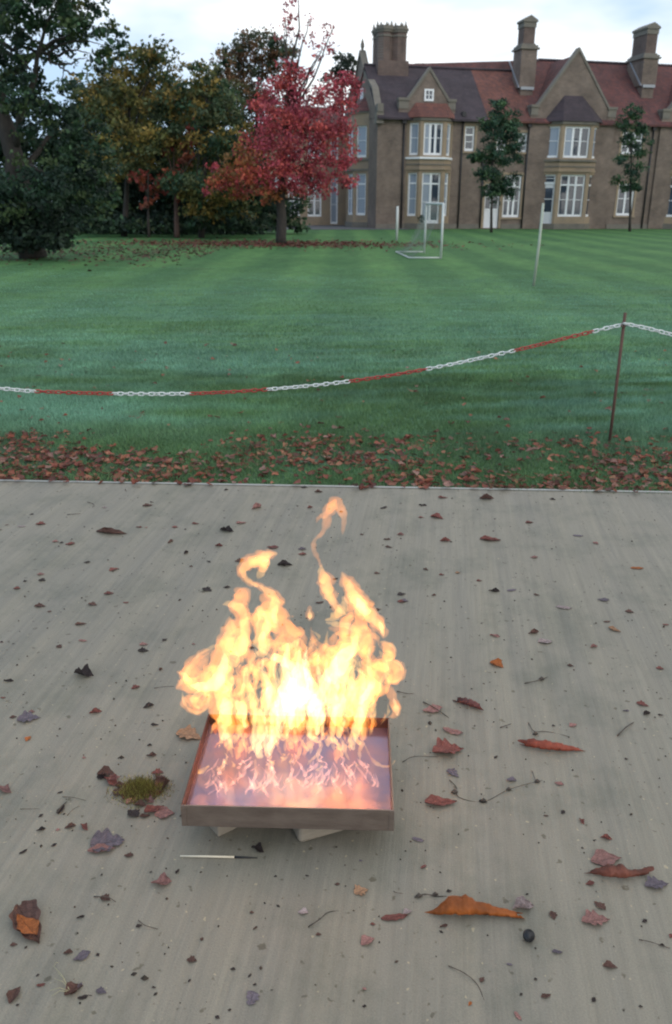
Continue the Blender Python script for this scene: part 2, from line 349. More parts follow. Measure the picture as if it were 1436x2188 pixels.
def window(A, d, a, b, z0, z1, lights, transom=None, parent=house, label=None, glass=None, sash=True, fw=.1, e=-.1):
    """white frame, mullions and transom, one pane per light"""
    s = MB(); g = glass or GLASS
    s.ob(A, d, a, a+fw, e-.05, e+.02, z0, z1); s.ob(A, d, b-fw, b, e-.05, e+.02, z0, z1)
    s.ob(A, d, a+fw, b-fw, e-.05, e+.02, z1-fw, z1); s.ob(A, d, a+fw-.0, b-fw, e-.05, e+.03, z0, z0+fw*1.5)
    xs = [a+fw+(b-a-2*fw)*k/lights for k in range(lights+1)]
    for x in xs[1:-1]: s.ob(A, d, x-.065, x+.065, e-.04, e+.015, z0+fw*1.5, z1-fw)
    zs = [z0+fw*1.5]+([transom] if transom else [])+[z1-fw]
    for x0, x1 in zip(xs, xs[1:]):
        if transom: s.ob(A, d, x0+(.045 if x0 > xs[0] else 0), x1-(.045 if x1 < xs[-1] else 0), e-.04, e+.01, transom-.045, transom+.045)
        if sash:
            zm = (z0+fw*1.5+(transom or z1))/2
            s.ob(A, d, x0+(.045 if x0 > xs[0] else 0), x1-(.045 if x1 < xs[-1] else 0), e-.035, e+.005, zm-.02, zm+.02)
    w = s.build('window', WHITE, parent)
    if label: w['label'] = label
    for i, (x0, x1) in enumerate(zip(xs, xs[1:])):
        for z_0, z_1 in zip(zs, zs[1:]):
            p = MB(); p.ob(A, d, x0+.01, x1-.01, e-.028, e-.022, z_0, z_1); p.build('pane', g[i % len(g)] if isinstance(g, list) else g, w)
    return w
def surround(A, d, a, b, z0, z1, parent=house, w=.16, sill=True, m=None):
    s = MB(); e = .025
    s.ob(A, d, a-w, a, -.1, e, z0, z1+w); s.ob(A, d, b, b+w, -.1, e, z0, z1+w); s.ob(A, d, a, b, -.1, e, z1, z1+w)
    if sill: s.ob(A, d, a-w-.05, b+w+.05, -.1, e+.07, z0-.12, z0)
    return s.build('stone_surround', m or STONE, parent)
def door(A, d, a, b, z0, z1, parent=house, leaves=1, label=None, glass=True):
    o = MB(); wd = (b-a)/leaves; e = -.1
    dr = None
    for k in range(leaves):
        x0, x1 = a+k*wd+.005, a+(k+1)*wd-.005; st = .12*min(1, wd/.7); zm = z0+(z1-z0)*.42
        o.ob(A, d, x0, x0+st, e-.05, e, z0, z1); o.ob(A, d, x1-st, x1, e-.05, e, z0, z1)
        o.ob(A, d, x0+st, x1-st, e-.05, e, z1-st, z1); o.ob(A, d, x0+st, x1-st, e-.05, e, z0, z0+.2); o.ob(A, d, x0+st, x1-st, e-.05, e, zm-.06, zm+.06)
        o.ob(A, d, x0+st, x1-st, e-.045, e-.02, z0+.2, zm-.06)
    dr = o.build('door', DOORW, parent)
    if label: dr['label'] = label
    for k in range(leaves):
        x0, x1 = a+k*wd+.005, a+(k+1)*wd-.005; st = .12*min(1, wd/.7)
        zq = (zm+.06+z1-st)/2
        for c0, c1 in ((zm+.06, zq-.015), (zq+.015, z1-st)):
            p = MB(); p.ob(A, d, x0+st, x1-st, e-.032, e-.026, c0, c1); p.build('pane', GLASS, dr)
        p = MB(); p.ob(A, d, x0+st, x1-st, e-.035, e-.01, zq-.015, zq+.015); p.build('glazing_bar', DOORW, dr)
        p = MB(); hx = x1-st/2 if k == 0 else x0+st/2; p.ob(A, d, hx-.02, hx+.02, e, e+.04, zm+.02, zm+.12); p.build('handle', IRON, dr)
    return dr
# main front wall (openings behind the bays are left closed)
FR = [(5.68, 6.33, 4.66, 6.1), (7.28, 8.32, .05, 2.75), (8.55, 9.75, .72, 3.3), (7.85, 8.5, 4.66, 5.8), (9.3, 9.92, 4.66, 5.8), (16.6, 18.1, 4.66, 6.02), (16.75, 17.95, .85, 2.85)]
_, d0 = wall('front_wall', (0, 0), (26, 0), 0, 6.5, FR, BRICK)
A0 = (0, 0); d0 = (1., 0.)
window(A0, d0, *FR[0], 1, 5.6, sash=True); surround(A0, d0, *FR[0])
door(A0, d0, 7.28, 8.32, .05, 2.75, leaves=2, label='white double doors with dark glass behind the small tree'); surround(A0, d0, *FR[1], sill=False)
window(A0, d0, *FR[2], 3, 2.6); surround(A0, d0, *FR[2])
window(A0, d0, *FR[3], 1, 5.3); window(A0, d0, *FR[4], 1, 5.3); surround(A0, d0, *FR[3]); surround(A0, d0, *FR[4])
window(A0, d0, *FR[5], 3, 5.5); surround(A0, d0, *FR[5]); window(A0, d0, *FR[6], 2, None); surround(A0, d0, *FR[6])
# plinth, string course, eaves board, gutters
for a, b in ((0, 1.9), (4.85, 7.1), (8.5, 10.04), (16.12, 19.3)):
    s = MB(); s.box(a, b, -.06, 0, 0, .3); s.build('plinth', STONEG, house)
for a, b in ((.05, 1.75), (4.95, 9.98), (16.25, 19.25)):
    s = MB(); s.tube([(a, -.3, 6.42), (b, -.3, 6.42)], .075, 8, up=(0, 0, 1)); s.build('gutter', IRON, house, True)
# roofs
def slope(name, m, pts, label=None, th=.12):
    s = MB(); s.prism(pts, (0, 0, -th)); o = s.build(name, m, house)
    if label: o['label'] = label
    return o
EY, EZ, RY, RZ = -.38, 6.45, 3.25, 9.72
slope('roof', ROOFD, [(-.1, EY, EZ), (7.05, EY, EZ), (7.05, RY, RZ), (-.1, RY, RZ)], 'dark purple tiled roof slope')
slope('roof', ROOFR, [(7.054, EY, EZ), (10.2, EY, EZ), (10.2, RY, RZ), (7.054, RY, RZ)], 'red tiled roof slope')
slope('roof', ROOFM, [(10.204, EY, EZ), (26, EY, EZ), (26, 4.0, 10.55), (12.1, 4.0, 10.55), (10.204, RY, RZ)], 'russet tiled roof slope')
slope('roof', ROOFM, [(-.1, RY, RZ), (10.2, RY, RZ), (12.1, 4.0, 10.55), (26, 4.0, 10.55), (26, 8.4, 6.4), (-.1, 7.6, 6.4)])
for p in ([(-.1, RY, RZ+.02), (10.2, RY, RZ+.02)], [(10.2, RY, RZ+.02), (12.1, 4.0, 10.57)], [(12.1, 4.0, 10.57), (26, 4.0, 10.57)]):
    s = MB(); s.tube(p, .09, 8, up=(0, 0, 1)); s.build('ridge', ROOFD, house, True)
s = MB(); s.box(.02, 25.9, 7.4, 7.6, 0, 6.4); s.build('back_wall', BRICK, house)
s = MB(); s.add([(26, 0, 0), (26, 8, 0), (26, 8, 6.4), (26, 4.0, 10.4), (26, 0, 6.4)], [(0, 1, 2, 3, 4)]); s.build('end_wall', BRICK, house)
# bays
def bay(u0, w, p, z_sill, front_w, big, apron, am, doorside=None, lab=''):
    c = (w-front_w)/2; pl = [(u0, 0), (u0+c, -p), (u0+c+front_w, -p), (u0+w, 0)]
    b = MB()
    body = empty('bay', (0, 0, 0)); body.parent = house; body['label'] = lab
    for k in range(3):
        A, B = pl[k], pl[k+1]; Ln = math.dist(A, B); d = ((B[0]-A[0])/Ln, (B[1]-A[1])/Ln)
        m_ = .2 if k == 1 else .17
        lo = (m_, Ln-m_, .78, 3.34); up = (m_, Ln-m_, 4.34, 6.18)
        isdoor = (k == 1 and doorside == 'front') or (k == 0 and doorside == 'left')
        if isdoor: lo = (m_, Ln-m_, .06, 3.34)
        wall('bay_wall', A, B, 0, 6.42, [lo, up], STONE, body, .2)
        # (sub-parts of a bay are direct children; panes hang on the window and stay cheap)
        n_l = 3 if k == 1 else 1
        gl = BLIND if k == 0 else [GLASS, BLIND, GLASS]
        W_(A, d, *up, n_l, None, body, BLIND if k != 1 else [BLIND, GLASS, GLASS])
        if isdoor and k == 1:
            W_(A, d, lo[0], lo[1], .06, lo[3], 2, 2.7, body, [BLIND, GLASS], kick=.35)
        elif isdoor:
            W_(A, d, lo[0], lo[1], 2.75, lo[3], 1, None, body, GLASS); D_(A, d, lo[0], lo[1], .06, 2.74, body)
        else: W_(A, d, *lo, n_l, 2.72, body, GLASS if big else BLIND)
    def ring(z0, z1, e, name, m):
        q = MB(); n = Vector((0, 0))
        o = [(u0-e*.4, 0), (u0+c-e*.41, -p-e), (u0+c+front_w+e*.41, -p-e), (u0+w+e*.4, 0)]
        q.prism([(x, y, z0) for x, y in o], (0, 0, z1-z0)); q.build(name, m, body)
    ring(0, .34, .07, 'plinth', STONEG); ring(3.5, 3.62, .1, 'moulding', STONE); ring(3.78, 3.86, .05, 'moulding', STONEG)
    ring(4.12, 4.24, .13, 'sill', WHITE if not big else STONEG); ring(6.3, 6.46, .12, 'cornice', STONEG)
    # hipped apron roof
    t0, t1, tz = apron; e = .2
    o = [(u0-e, -.13, 6.46), (u0+c-e*.5, -p-e, 6.46), (u0+c+front_w+e*.5, -p-e, 6.46), (u0+w+e, -.13, 6.46)]
    q = MB(); q.add(o+[(t0, -.13, tz), (t1, -.13, tz)], [(0, 1, 4), (1, 2, 5, 4), (2, 3, 5), (3, 2, 1, 0), (0, 4, 5, 3)]); q.build('bay_roof', am, body)
    return body
def W_(A, d, a, b, z0, z1, lights, transom, parent, glass, kick=0):
    # one window of a bay: frame and panes side by side under the bay
    s = MB(); fw, e = .1, -.12; g = glass
    zb = z0+fw*1.4+kick
    s.ob(A, d, a, a+fw, e-.05, e+.02, z0, z1); s.ob(A, d, b-fw, b, e-.05, e+.02, z0, z1)
    s.ob(A, d, a+fw, b-fw, e-.05, e+.02, z1-fw, z1); s.ob(A, d, a+fw, b-fw, e-.05, e+.03, z0, zb)
    xs = [a+fw+(b-a-2*fw)*k/lights for k in range(lights+1)]
    for x in xs[1:-1]: s.ob(A, d, x-.075, x+.075, e-.04, e+.015, zb, z1-fw)
    zs = [zb]+([transom] if transom else [])+[z1-fw]
    for x0, x1 in zip(xs, xs[1:]):
        y0, y1 = x0+(.05 if x0 > xs[0] else 0), x1-(.05 if x1 < xs[-1] else 0)
        if transom: s.ob(A, d, y0, y1, e-.04, e+.01, transom-.05, transom+.05)
        zm = (zb+(transom or z1))/2; s.ob(A, d, y0, y1, e-.035, e+.005, zm-.018, zm+.018)
    s.build('window', WHITE, parent)
    for i, (x0, x1) in enumerate(zip(xs, xs[1:])):
        p = MB()
        for c0, c1 in zip(zs, zs[1:]): p.ob(A, d, x0+.005, x1-.005, e-.028, e-.022, c0, c1)
        p.build('pane', g[i % len(g)] if isinstance(g, list) else g, parent)
def D_(A, d, a, b, z0, z1, parent):
    o = MB(); e = -.12; st = .13; zm = z0+1.0
    o.ob(A, d, a, a+st, e-.05, e, z0, z1); o.ob(A, d, b-st, b, e-.05, e, z0, z1); o.ob(A, d, a+st, b-st, e-.05, e, z1-st*1.6, z1)
    o.ob(A, d, a+st, b-st, e-.05, e, z0, zm); o.ob(A, d, a+st, b-st, e-.05, e, (zm+z1)/2-.07, (zm+z1)/2-.02)
    o.build('door', DOORW, parent)
    p = MB(); p.ob(A, d, a+st, b-st, e-.03, e-.024, zm, z1-st*1.6); p.build('pane', GLASS, parent)
bay(1.87, 3.0, .7, 4.1, 1.62, False, (2.35, 4.35, 7.32), ROOFR, 'front', 'narrow two-storey stone bay with french doors')
bay(11.0, 3.95, .8, 4.3, 2.15, True, (12.15, 13.35, 8.05), ROOFD, 'left', 'wide two-storey stone bay with white side door')
bay(20.15, 3.95, .8, 4.3, 2.15, True, (21.3, 22.5, 8.05), ROOFD, None, 'two-storey stone bay cut by the right edge')
# gabled front blocks
def gable(u0, u1, f0, f1, ap, zf, y0, z_from, m=BRICK, win=None, kz=7.3, lab=''):
    g = empty('gable'); g.parent = house; g['label'] = lab
    uc = (f0+f1)/2
    s = MB()
    if z_from < 6: s.box(u0, u1, y0, .0 if y0 < 0 else .3, 0, zf)
    else: s.box(u0, u1, y0, .0 if y0 < 0 else .3, z_from, zf)
    s.prism([(f0, y0, zf), (f1, y0, zf), (uc, y0, ap)], (0, .42, 0)); s.build('gable_wall', m, g)
    for sx, fx, k in ((-1, f0, 'l'), (1, f1, 'r')):
        q = MB(); dx, dz = uc-fx, ap-zf; L_ = math.hypot(dx, dz); nx, nz_ = -dz/L_*.14*(1 if dx > 0 else -1), abs(dx)/L_*.14
        q.prism([(fx, y0-.06, zf-.02), (uc, y0-.06, ap), (uc, y0-.06, ap+.22), (fx+nx, y0-.06, zf+nz_-.02)], (0, .52, 0)); q.build('coping', STONEG, g)
        q = MB(); x0, x1 = (u0-.04, f0+.02) if sx < 0 else (f1-.02, u1+.04)
        q.box(x0, x1, y0-.1, .45, zf-.05, zf+.1); q.box(x0+.04, x1-.04, y0-.04, .4, zf-.5, zf-.05); q.build('kneeler', STONEG, g)
    for fx in (f0, f1):                          # little roof running back
        q = MB(); q.prism([(fx, y0+.4, zf-.1), (uc, y0+.4, ap-.15), (uc, 3.9, ap-.15), (fx, 3.9 if z_from < 6 else 2.2, zf-.1)], (0, 0, -.1)); q.build('gable_roof', ROOFM if z_from < 6 else ROOFD, g)
    if win:
        a, b, c, e = win; A = (0, y0); s = MB()
        s.ob(A, d0, a-.1, b+.1, 0, .05, c-.12, c); s.ob(A, d0, a-.1, a, 0, .05, c, e+.1); s.ob(A, d0, b, b+.1, 0, .05, c, e+.1); s.ob(A, d0, a, b, 0, .05, e, e+.1)
        s.build('window_frame', WHITE, g)
        s = MB(); s.ob(A, d0, a, b, .0, .012, c, e); s.build('pane', GLASS, g)
        s = MB(); s.ob(A, d0, (a+b)/2-.02, (a+b)/2+.02, .012, .04, c, e); s.ob(A, d0, a, (a+b)/2-.02, .012, .035, (c+e)/2-.015, (c+e)/2+.015); s.ob(A, d0, (a+b)/2+.02, b, .012, .035, (c+e)/2-.015, (c+e)/2+.015); s.build('glazing_bar', WHITE, g)
    return g
gable(1.3, 4.95, 1.95, 4.45, 9.1, 7.48, -.02, 6.45, BRICK, (3.0, 3.4, 7.55, 8.0), lab='small dormer gable above the narrow bay')
gable(9.95, 15.85, 10.45, 15.25, 10.5, 7.32, -.16, 0, lab='tall plain brick gable')
gable(19.2, 25.2, 19.75, 24.65, 10.5, 7.32, -.16, 0, lab='gable cut off by the right edge')
# downpipes
for u, zt, off in ((1.66, 6.42, -.1), (5.5, 6.9, -.1), (7.02, 4.1, -.1), (9.94, 6.4, -.12), (18.75, 6.4, -.1)):
    s = MB(); s.tube([(u, off, .05), (u, off, zt-.25)], .055, 8); s.build('downpipe', IRON, house, True)
    s = MB(); s.box(u-.13, u+.13, off-.12, off+.08, zt-.28, zt); s.build('rain_hopper', IRON, house)
# chimneys
def octa(s, cx, cy, r, z0, z1):
    s.prism([(cx+r*math.cos(R(22.5+45*k)), cy+r*math.sin(R(22.5+45*k)), z0) for k in range(8)], (0, 0, z1-z0))
def chimney(parts, lab, m=BRICKD):
    g = empty('chimney'); g.parent = house; g['label'] = lab
    for nm, mm, fn in parts:
        s = MB(); fn(s); s.build(nm, mm, g)
def _c1(s):
    for cx in (1.15, 2.08):
        for cy in (3.1, 4.0): octa(s, cx, cy, .5, 9.95, 11.55)
def _c1cap(s):
    for cx in (1.15, 2.08):
        for cy in (3.1, 4.0):
            for k, (r, a, b) in enumerate(((.54, 11.3, 11.4), (.56, 11.552, 11.68), (.62, 11.68, 11.8), (.55, 11.8, 11.9))): octa(s, cx, cy, r, a, b)
            for k in range(8):
                q = R(45*k); x, y = cx+.47*math.cos(q), cy+.47*math.sin(q)
                s.add([(x-.07, y-.07, 11.9), (x+.07, y-.07, 11.9), (x+.07, y+.07, 11.9), (x-.07, y+.07, 11.9), (x, y, 12.12+.1*(k % 3 == 1))], [(0, 1, 4), (1, 2, 4), (2, 3, 4), (3, 0, 4)])
chimney([('stack_base', BRICKD, lambda s: s.box(.62, 2.62, 2.55, 4.5, 8.9, 9.95)), ('stack', BRICKD, _c1), ('chimney_cap', STONEG, _c1cap)], 'broad cluster of octagonal chimney stacks at the left of the ridge')
def sq(cx, cy, w, dd, lo, mid, top, lab):
    chimney([('stack_base', BRICK, lambda s: (s.box(cx-w*.78, cx+w*.78, cy-.3, cy+dd+.15, lo, mid), s.box(cx-w*.62, cx+w*.62, cy-.3, cy+dd+.15, lo-1.1, lo))),
             ('collar', STONEG, lambda s: (s.box(cx-w*.95, cx+w*.95, cy-.42, cy+dd+.27, mid, mid+.1), s.box(cx-w*.84, cx+w*.84, cy-.3, cy+dd+.15, mid+.1, mid+.24), s.box(cx-w*.68, cx+w*.68, cy-.15, cy+dd+.05, mid+.24, mid+.34))),
             ('stack', BRICKD, lambda s: s.box(cx-w*.56, cx+w*.56, cy-.08, cy+dd, mid+.34, top)),
             ('chimney_cap', STONEG, lambda s: (s.box(cx-w*.62, cx+w*.62, cy-.12, cy+dd+.04, top-.3, top), s.box(cx-w*.72, cx+w*.72, cy-.18, cy+dd+.1, top, top+.12),
               s.prism([(cx-w*.72, cy-.18, top+.12), (cx+w*.72, cy-.18, top+.12), (cx, cy-.18, top+.38)], (0, dd+.28, 0)))),
             ('flashing', LEAD, lambda s: (s.box(cx-w*.66, cx+w*.66, cy-.42, cy-.3, lo-.12, lo+.05), s.prism([(cx-w*.79, cy-.4, lo-.02), (cx-w*.79, cy-.25, lo-.02), (cx-w*.79, cy+1.6, lo+1.75), (cx-w*.79, cy+1.45, lo+1.75)], (-.05, 0, 0))))], lab)
sq(10.25, 1.75, .68, .8, 8.55, 10.75, 12.3, 'slender tall chimney in the middle of the roof')
sq(18.9, 1.8, .68, 1.6, 8.95, 10.55, 12.3, 'deep tall chimney near the right edge')
# west side wall with gable, bay and the receding wing
_, dw = wall('side_wall', (0, 9.2), (0, 0), 0, 6.5, [], BRICK)
g = empty('gable'); g.parent = house; g['label'] = 'pointed end gable with finial beside the red tree'
s = MB(); s.prism([(-.02, .0, 6.5), (-.02, 1.2, 8.1), (-.02, 3.3, 9.2), (-.02, 4.6, 10.5), (-.02, 5.9, 9.2), (-.02, 8.0, 8.1), (-.02, 9.2, 6.5)], (.34, 0, 0)); s.build('gable_wall', BRICK, g)
for q0, q1 in (((0, 6.45), (1.2, 8.1)), ((1.2, 8.1), (3.3, 9.2)), ((3.3, 9.2), (4.6, 10.6)), ((9.2, 6.45), (8.0, 8.1)), ((8.0, 8.1), (5.9, 9.2)), ((5.9, 9.2), (4.6, 10.6))):
    s = MB(); s.prism([(-.1, q0[0], q0[1]), (-.1, q1[0], q1[1]), (-.1, q1[0], q1[1]+.16), (-.1, q0[0], q0[1]+.16)], (.42, 0, 0)); s.build('coping', STONEG, g)
s = MB(); s.tube([(.1, 4.6, 10.4), (.1, 4.6, 10.85), (.1, 4.6, 10.95), (.1, 4.6, 11.1), (.1, 4.6, 11.45)], [.2, .07, .12, .12, .01], 8); s.build('finial', STONEG, g)
s = MB(); s.box(-.14, .3, -.25, .3, 6.1, 6.75); s.box(-.1, .26, -.32, .22, 6.75, 7.2); s.build('kneeler', STONEG, g)
A = (0, 7.6); dW = (0., -1.)
s = MB(); s.ob(A, dW, 3.3, 3.9, .0, .06, 7.5, 8.5); s.build('window_frame', WHITE, g)
s = MB(); s.ob(A, dW, 3.4, 3.8, .06, .07, 7.6, 8.4); s.build('pane', BLIND, g)
wb = empty('bay'); wb.parent = house; wb['label'] = 'stone bay on the side wall behind the red tree'
pl = [(0, 5.6), (-.8, 4.9), (-.8, 2.9), (0, 2.1)]
for k in range(3):
    A, B = pl[k], pl[k+1]; Ln = math.dist(A, B); d = ((B[0]-A[0])/Ln, (B[1]-A[1])/Ln)
    wall('bay_wall', A, B, 0, 6.9, [(.18, Ln-.18, .78, 3.34), (.18, Ln-.18, 4.3, 6.18)], STONE, wb, .2)
    W_(A, d, .18, Ln-.18, .78, 3.34, 2 if k == 1 else 1, 2.7, wb, BLIND); W_(A, d, .18, Ln-.18, 4.3, 6.18, 2 if k == 1 else 1, None, wb, BLIND)
for z0, z1, e in ((3.5, 3.62, .1), (4.1, 4.22, .12), (0, .34, .08), (6.9, 7.0, .12)):
    s = MB(); s.prism([(0, 5.6+e*.4, z0), (-.8-e, 4.9+e*.4, z0), (-.8-e, 2.9-e*.4, z0), (0, 2.1-e*.4, z0)], (0, 0, z1-z0)); s.build('moulding', STONEG, wb)
s = MB(); s.add([(0, 5.7, 7), (-.95, 4.95, 7), (-.95, 2.85, 7), (0, 2.0, 7), (-.02, 4.6, 7.9), (-.02, 3.1, 7.9)], [(0, 1, 4), (1, 2, 5, 4), (2, 3, 5), (3, 2, 1, 0)]); s.build('bay_roof', ROOFM, wb)
WO = [(.7, 1.35, .6, 3.2), (1.9, 2.75, .6, 3.2), (3.3, 4.3, .6, 3.2), (4.95, 5.5, .1, 3.2), (3.3, 4.3, 4.4, 5.9), (4.95, 5.5, 4.4, 5.9), (1.9, 2.75, 4.4, 5.9)]
_, dd_ = wall('wing_wall', (-6.2, 8), (0, 8), 0, 6.4, WO, STONE)
for k, o in enumerate(WO): window((-6.2, 8), (1., 0.), *o, 2 if o[1]-o[0] > .8 else 1, 2.6 if o[2] < 2 else None, glass=BLIND if k != 2 else GLASS)
wall('wing_side_wall', (-6.2, 14), (-6.2, 8), 0, 6.4, [], BRICK)
slope('wing_roof', ROOFM, [(-6.4, 7.8, 6.4), (0, 7.8, 6.4), (0, 10.8, 8.0), (-3.6, 10.8, 8.0)]); slope('wing_roof', ROOFM, [(-6.4, 7.8, 6.4), (-3.6, 10.8, 8.0), (-3.6, 12, 8.0), (-6.4, 14, 6.4)])
# paving at the foot of the side wall
s = MB(); s.box(-7, 1.8, -1.6, 8, -.02, .02); o = s.build('path', mat('dark_paving', (.07, .075, .085), .8, var=(.1, .1, .11), vscale=2)); o.matrix_world = house.matrix_world; o.location = (2.4, 56, -.02); o.rotation_euler = (0, 0, TH); tag(o, 'dark paved strip round the foot of the house', None, None, 'structure')
# ------------------------------------------------------------ trees
BARK = mat('bark', (.025, .022, .02), .9, var=(.05, .042, .036), vscale=8, bump=.8, bscale=12, stretch=(1, 1, .3), dist=.03)
BARKR = mat('brown_bark', (.10, .055, .045), .9, var=(.07, .045, .038), vscale=6)
GREEN = [(.03, .066, .038), (.042, .085, .042), (.065, .1, .042), (.025, .052, .035)]
OLIVE = [(.12, .125, .04), (.17, .14, .04), (.08, .10, .045), (.22, .155, .04), (.06, .09, .045)]
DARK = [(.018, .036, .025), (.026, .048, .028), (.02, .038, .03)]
BROWN = [(.14, .085, .05), (.09, .09, .045), (.18, .095, .05), (.06, .08, .045)]
REDS = [(.44, .08, .1), (.34, .06, .09), (.48, .1, .09), (.24, .045, .065), (.38, .09, .11)]
ORNG = [(.42, .1, .06), (.34, .13, .05), (.36, .06, .07), (.22, .12, .05)]
def leaves(r, lobes, size, pal, dens=1., sub=16, spread=.34, zs=.8):
    P, Cc, Sz = [], [], []
    for l in lobes:
        px, py, Y, rp = l[:4]; pl = l[4] if len(l) > 4 else pal; dn = l[5] if len(l) > 5 else 1.
        c = V(px, py, Y); rad = rp*PX(Y)
        n = int(dens*dn*(rad/size)**2*24); k = max(4, int(sub*dn))
        u = r.normal(size=(k, 3)); u /= np.linalg.norm(u, axis=1)[:, None]; u *= (r.random(k)**.4)[:, None]*rad
        u[:, 2] *= zs
        sc = np.array([c.x, c.y, c.z])+u; cc = np.array([pl[i] for i in r.integers(0, len(pl), k)])*r.uniform(.75, 1.3, k)[:, None]
        idx = r.integers(0, k, n); w = r.normal(size=(n, 3))*rad*spread*.62; w[:, 2] *= .7
        P.append(sc[idx]+w); Cc.append(cc[idx]*r.uniform(.65, 1.4, (n, 1))); Sz.append(size*r.uniform(.55, 1.35, n))
    P, Cc, Sz = np.concatenate(P), np.concatenate(Cc), np.concatenate(Sz); n = len(P)
    a = r.normal(size=(n, 3)); a /= np.linalg.norm(a, axis=1)[:, None]
    b = np.cross(a, r.normal(size=(n, 3))); b /= np.linalg.norm(b, axis=1)[:, None]
    a *= Sz[:, None]*.62; b *= Sz[:, None]*.36
    keep = P[:, 2] > .05
    v = np.stack([P-a, P+b-a*.1, P+a, P-b-a*.1], 1)[keep]; Cc = Cc[keep]
    return v.reshape(-1, 3), np.repeat(Cc, 4, axis=0)
def limb(pts, r0, r1, m, parent, name='branch', n=None, wob=.0):
    P = [Vector(p) for p in pts]; out = []
    k = n or 5
    for i in range(len(P)-1):
        for j in range(k): 
            q = P[i].lerp(P[i+1], j/k); out.append(q+Vector([random.uniform(-wob, wob) for _ in range(3)])*(0 if (i == 0 and j == 0) else 1))
    out.append(P[-1]); N_ = len(out)
    s = MB(); s.tube(out, [r0+(r1-r0)*(i/(N_-1))**.8 for i in range(N_)], 7, up=(.1, 1, .05)); return s.build(name, m, parent, True)
def tree(name, label, cat, base, trunk, lobes, size, pal, seed, dens=1., group=None, r0=.2, branches=(), bark=None, sub=16, crown='crown', spread=.34, kind=None):
    root = tag(empty(name), label, cat, group, kind); bk = bark or BARK
    v, c = leaves(np.random.default_rng(seed), lobes, size, pal, dens, sub, spread)
    link(crown, fastmesh(crown, v, 4, c), LEAFA, root)
    if trunk:
        limb([base]+trunk, r0, r0*.3, bk, root, 'trunk', 6, r0*.1)
        for b in branches: limb(b[0], b[1], b[1]*.25, bk, root, 'branch', 5, b[1]*.4)
        top = trunk[-1]; k0 = trunk[0]
        rr = random.Random(seed)
        for l in rr.sample(list(lobes), min(9, len(lobes))):
            s_ = k0.lerp(top, rr.uniform(.1, .9)); limb([s_, s_.lerp(V(*l[:3]), .5)+Vector((0, 0, .2)), V(*l[:3])], r0*.3, r0*.06, bk, root, 'branch', 4, r0*.2)
    return root
# the red tree on the lawn
YR = 35.2
red = [(605, 180, YR, 42), (640, 215, YR, 45), (700, 200, YR, 40), (735, 180, YR, 34), (740, 215, YR+1, 30), (560, 225, YR, 30), (585, 250, YR-1, 42), (640, 265, YR, 55), (700, 265, YR, 48), (735, 270, YR, 28, REDS, .6),
 (555, 300, YR, 40), (600, 315, YR-1, 55), (660, 320, YR, 50), (715, 320, YR, 40, REDS, .7), (745, 330, YR, 24, REDS, .4), (515, 340, YR, 32, ORNG), (550, 355, YR-1, 42, ORNG), (610, 370, YR-1, 46), (665, 370, YR, 42), (720, 375, YR, 34, REDS, .6), (755, 385, YR, 22, REDS, .35),
 (480, 365, YR, 24, ORNG), (455, 358, YR, 14, REDS), (505, 395, YR, 34, ORNG), (555, 400, YR-1, 34, ORNG), (600, 405, YR, 30, ORNG), (460, 395, YR, 18, ORNG), (442, 408, YR, 11, REDS), (640, 395, YR, 30), (690, 400, YR, 28), (515, 415, YR, 18, ORNG), (570, 420, YR, 22, ORNG, .7), (735, 350, YR, 26, REDS, .5),
 (640, 160, YR, 26), (615, 140, YR, 24, REDS, .6), (610, 50, YR, 24, REDS, .22), (635, 15, YR, 26, REDS, .3), (660, 40, YR, 18, REDS, .12), (595, 65, YR, 20, REDS, .1), (690, 70, YR, 24, REDS, .12), (712, 70, YR, 16, REDS, .2), (660, 95, YR, 24, REDS, .2), (690, 100, YR, 20, REDS, .28), (715, 100, YR, 14, REDS, .3), (625, 75, YR, 22, REDS, .2), (640, -30, YR, 26, REDS, .25), (680, 120, YR, 14, REDS, .3)]
b0 = G(601, 520, GZ)
tree('red_leaved_tree', 'bushy crimson-leaved tree with dark trunk standing on the lawn before the house', 'tree', b0, [V(601, 430, YR), V(606, 330, YR), V(614, 210, YR), V(625, 130, YR)],
  red, .105, REDS, 11, .58, r0=.23, branches=[([V(620, 150, YR), V(640, 60, YR), V(636, -20, YR)], .05), ([V(622, 160, YR), V(606, 90, YR), V(610, 40, YR)], .03), ([V(602, 425, YR), V(640, 428, YR), V(675, 405, YR)], .06), ([V(601, 420, YR), V(560, 395, YR-.5), V(520, 385, YR-1)], .07), ([V(610, 260, YR), V(670, 170, YR), V(712, 60, YR)], .06), ([V(604, 350, YR), V(680, 300, YR), V(745, 280, YR)], .07)], sub=20)
# two small green trees before the front
def small(px, base_y, Y, lobes, label, seed, py0, dn=1.):
    b = G(px, base_y, GZ); b.y = Y; b.x = V(px, base_y, Y).x; b.z = GZ
    return tree('small_green_tree', label, 'tree', b, [V(px+1, py0+40, Y), V(px+3, py0, Y)], [(x, y, Y+dz, r) for x, y, r, dz in lobes], .12, [(.04, .085, .055), (.055, .11, .06), (.03, .065, .045), (.065, .12, .055)], seed, dn, 'young trees before the house front', r0=.09, sub=12)
small(1050, 495, 50.5, [(1065, 222, 20, 0), (1075, 250, 30, 0), (1050, 265, 24, 0), (1095, 275, 22, 0), (1060, 300, 30, 0), (1100, 305, 24, 0), (1030, 330, 22, 0), (1065, 345, 34, 0), (1105, 340, 14, 0), (1012, 338, 12, 0), (1045, 375, 28, 0), (1080, 385, 28, 0), (1060, 410, 24, 0), (1095, 415, 16, 0), (1040, 405, 14, 0)], 'small dark green tree in front of the white double doors', 21, 330)
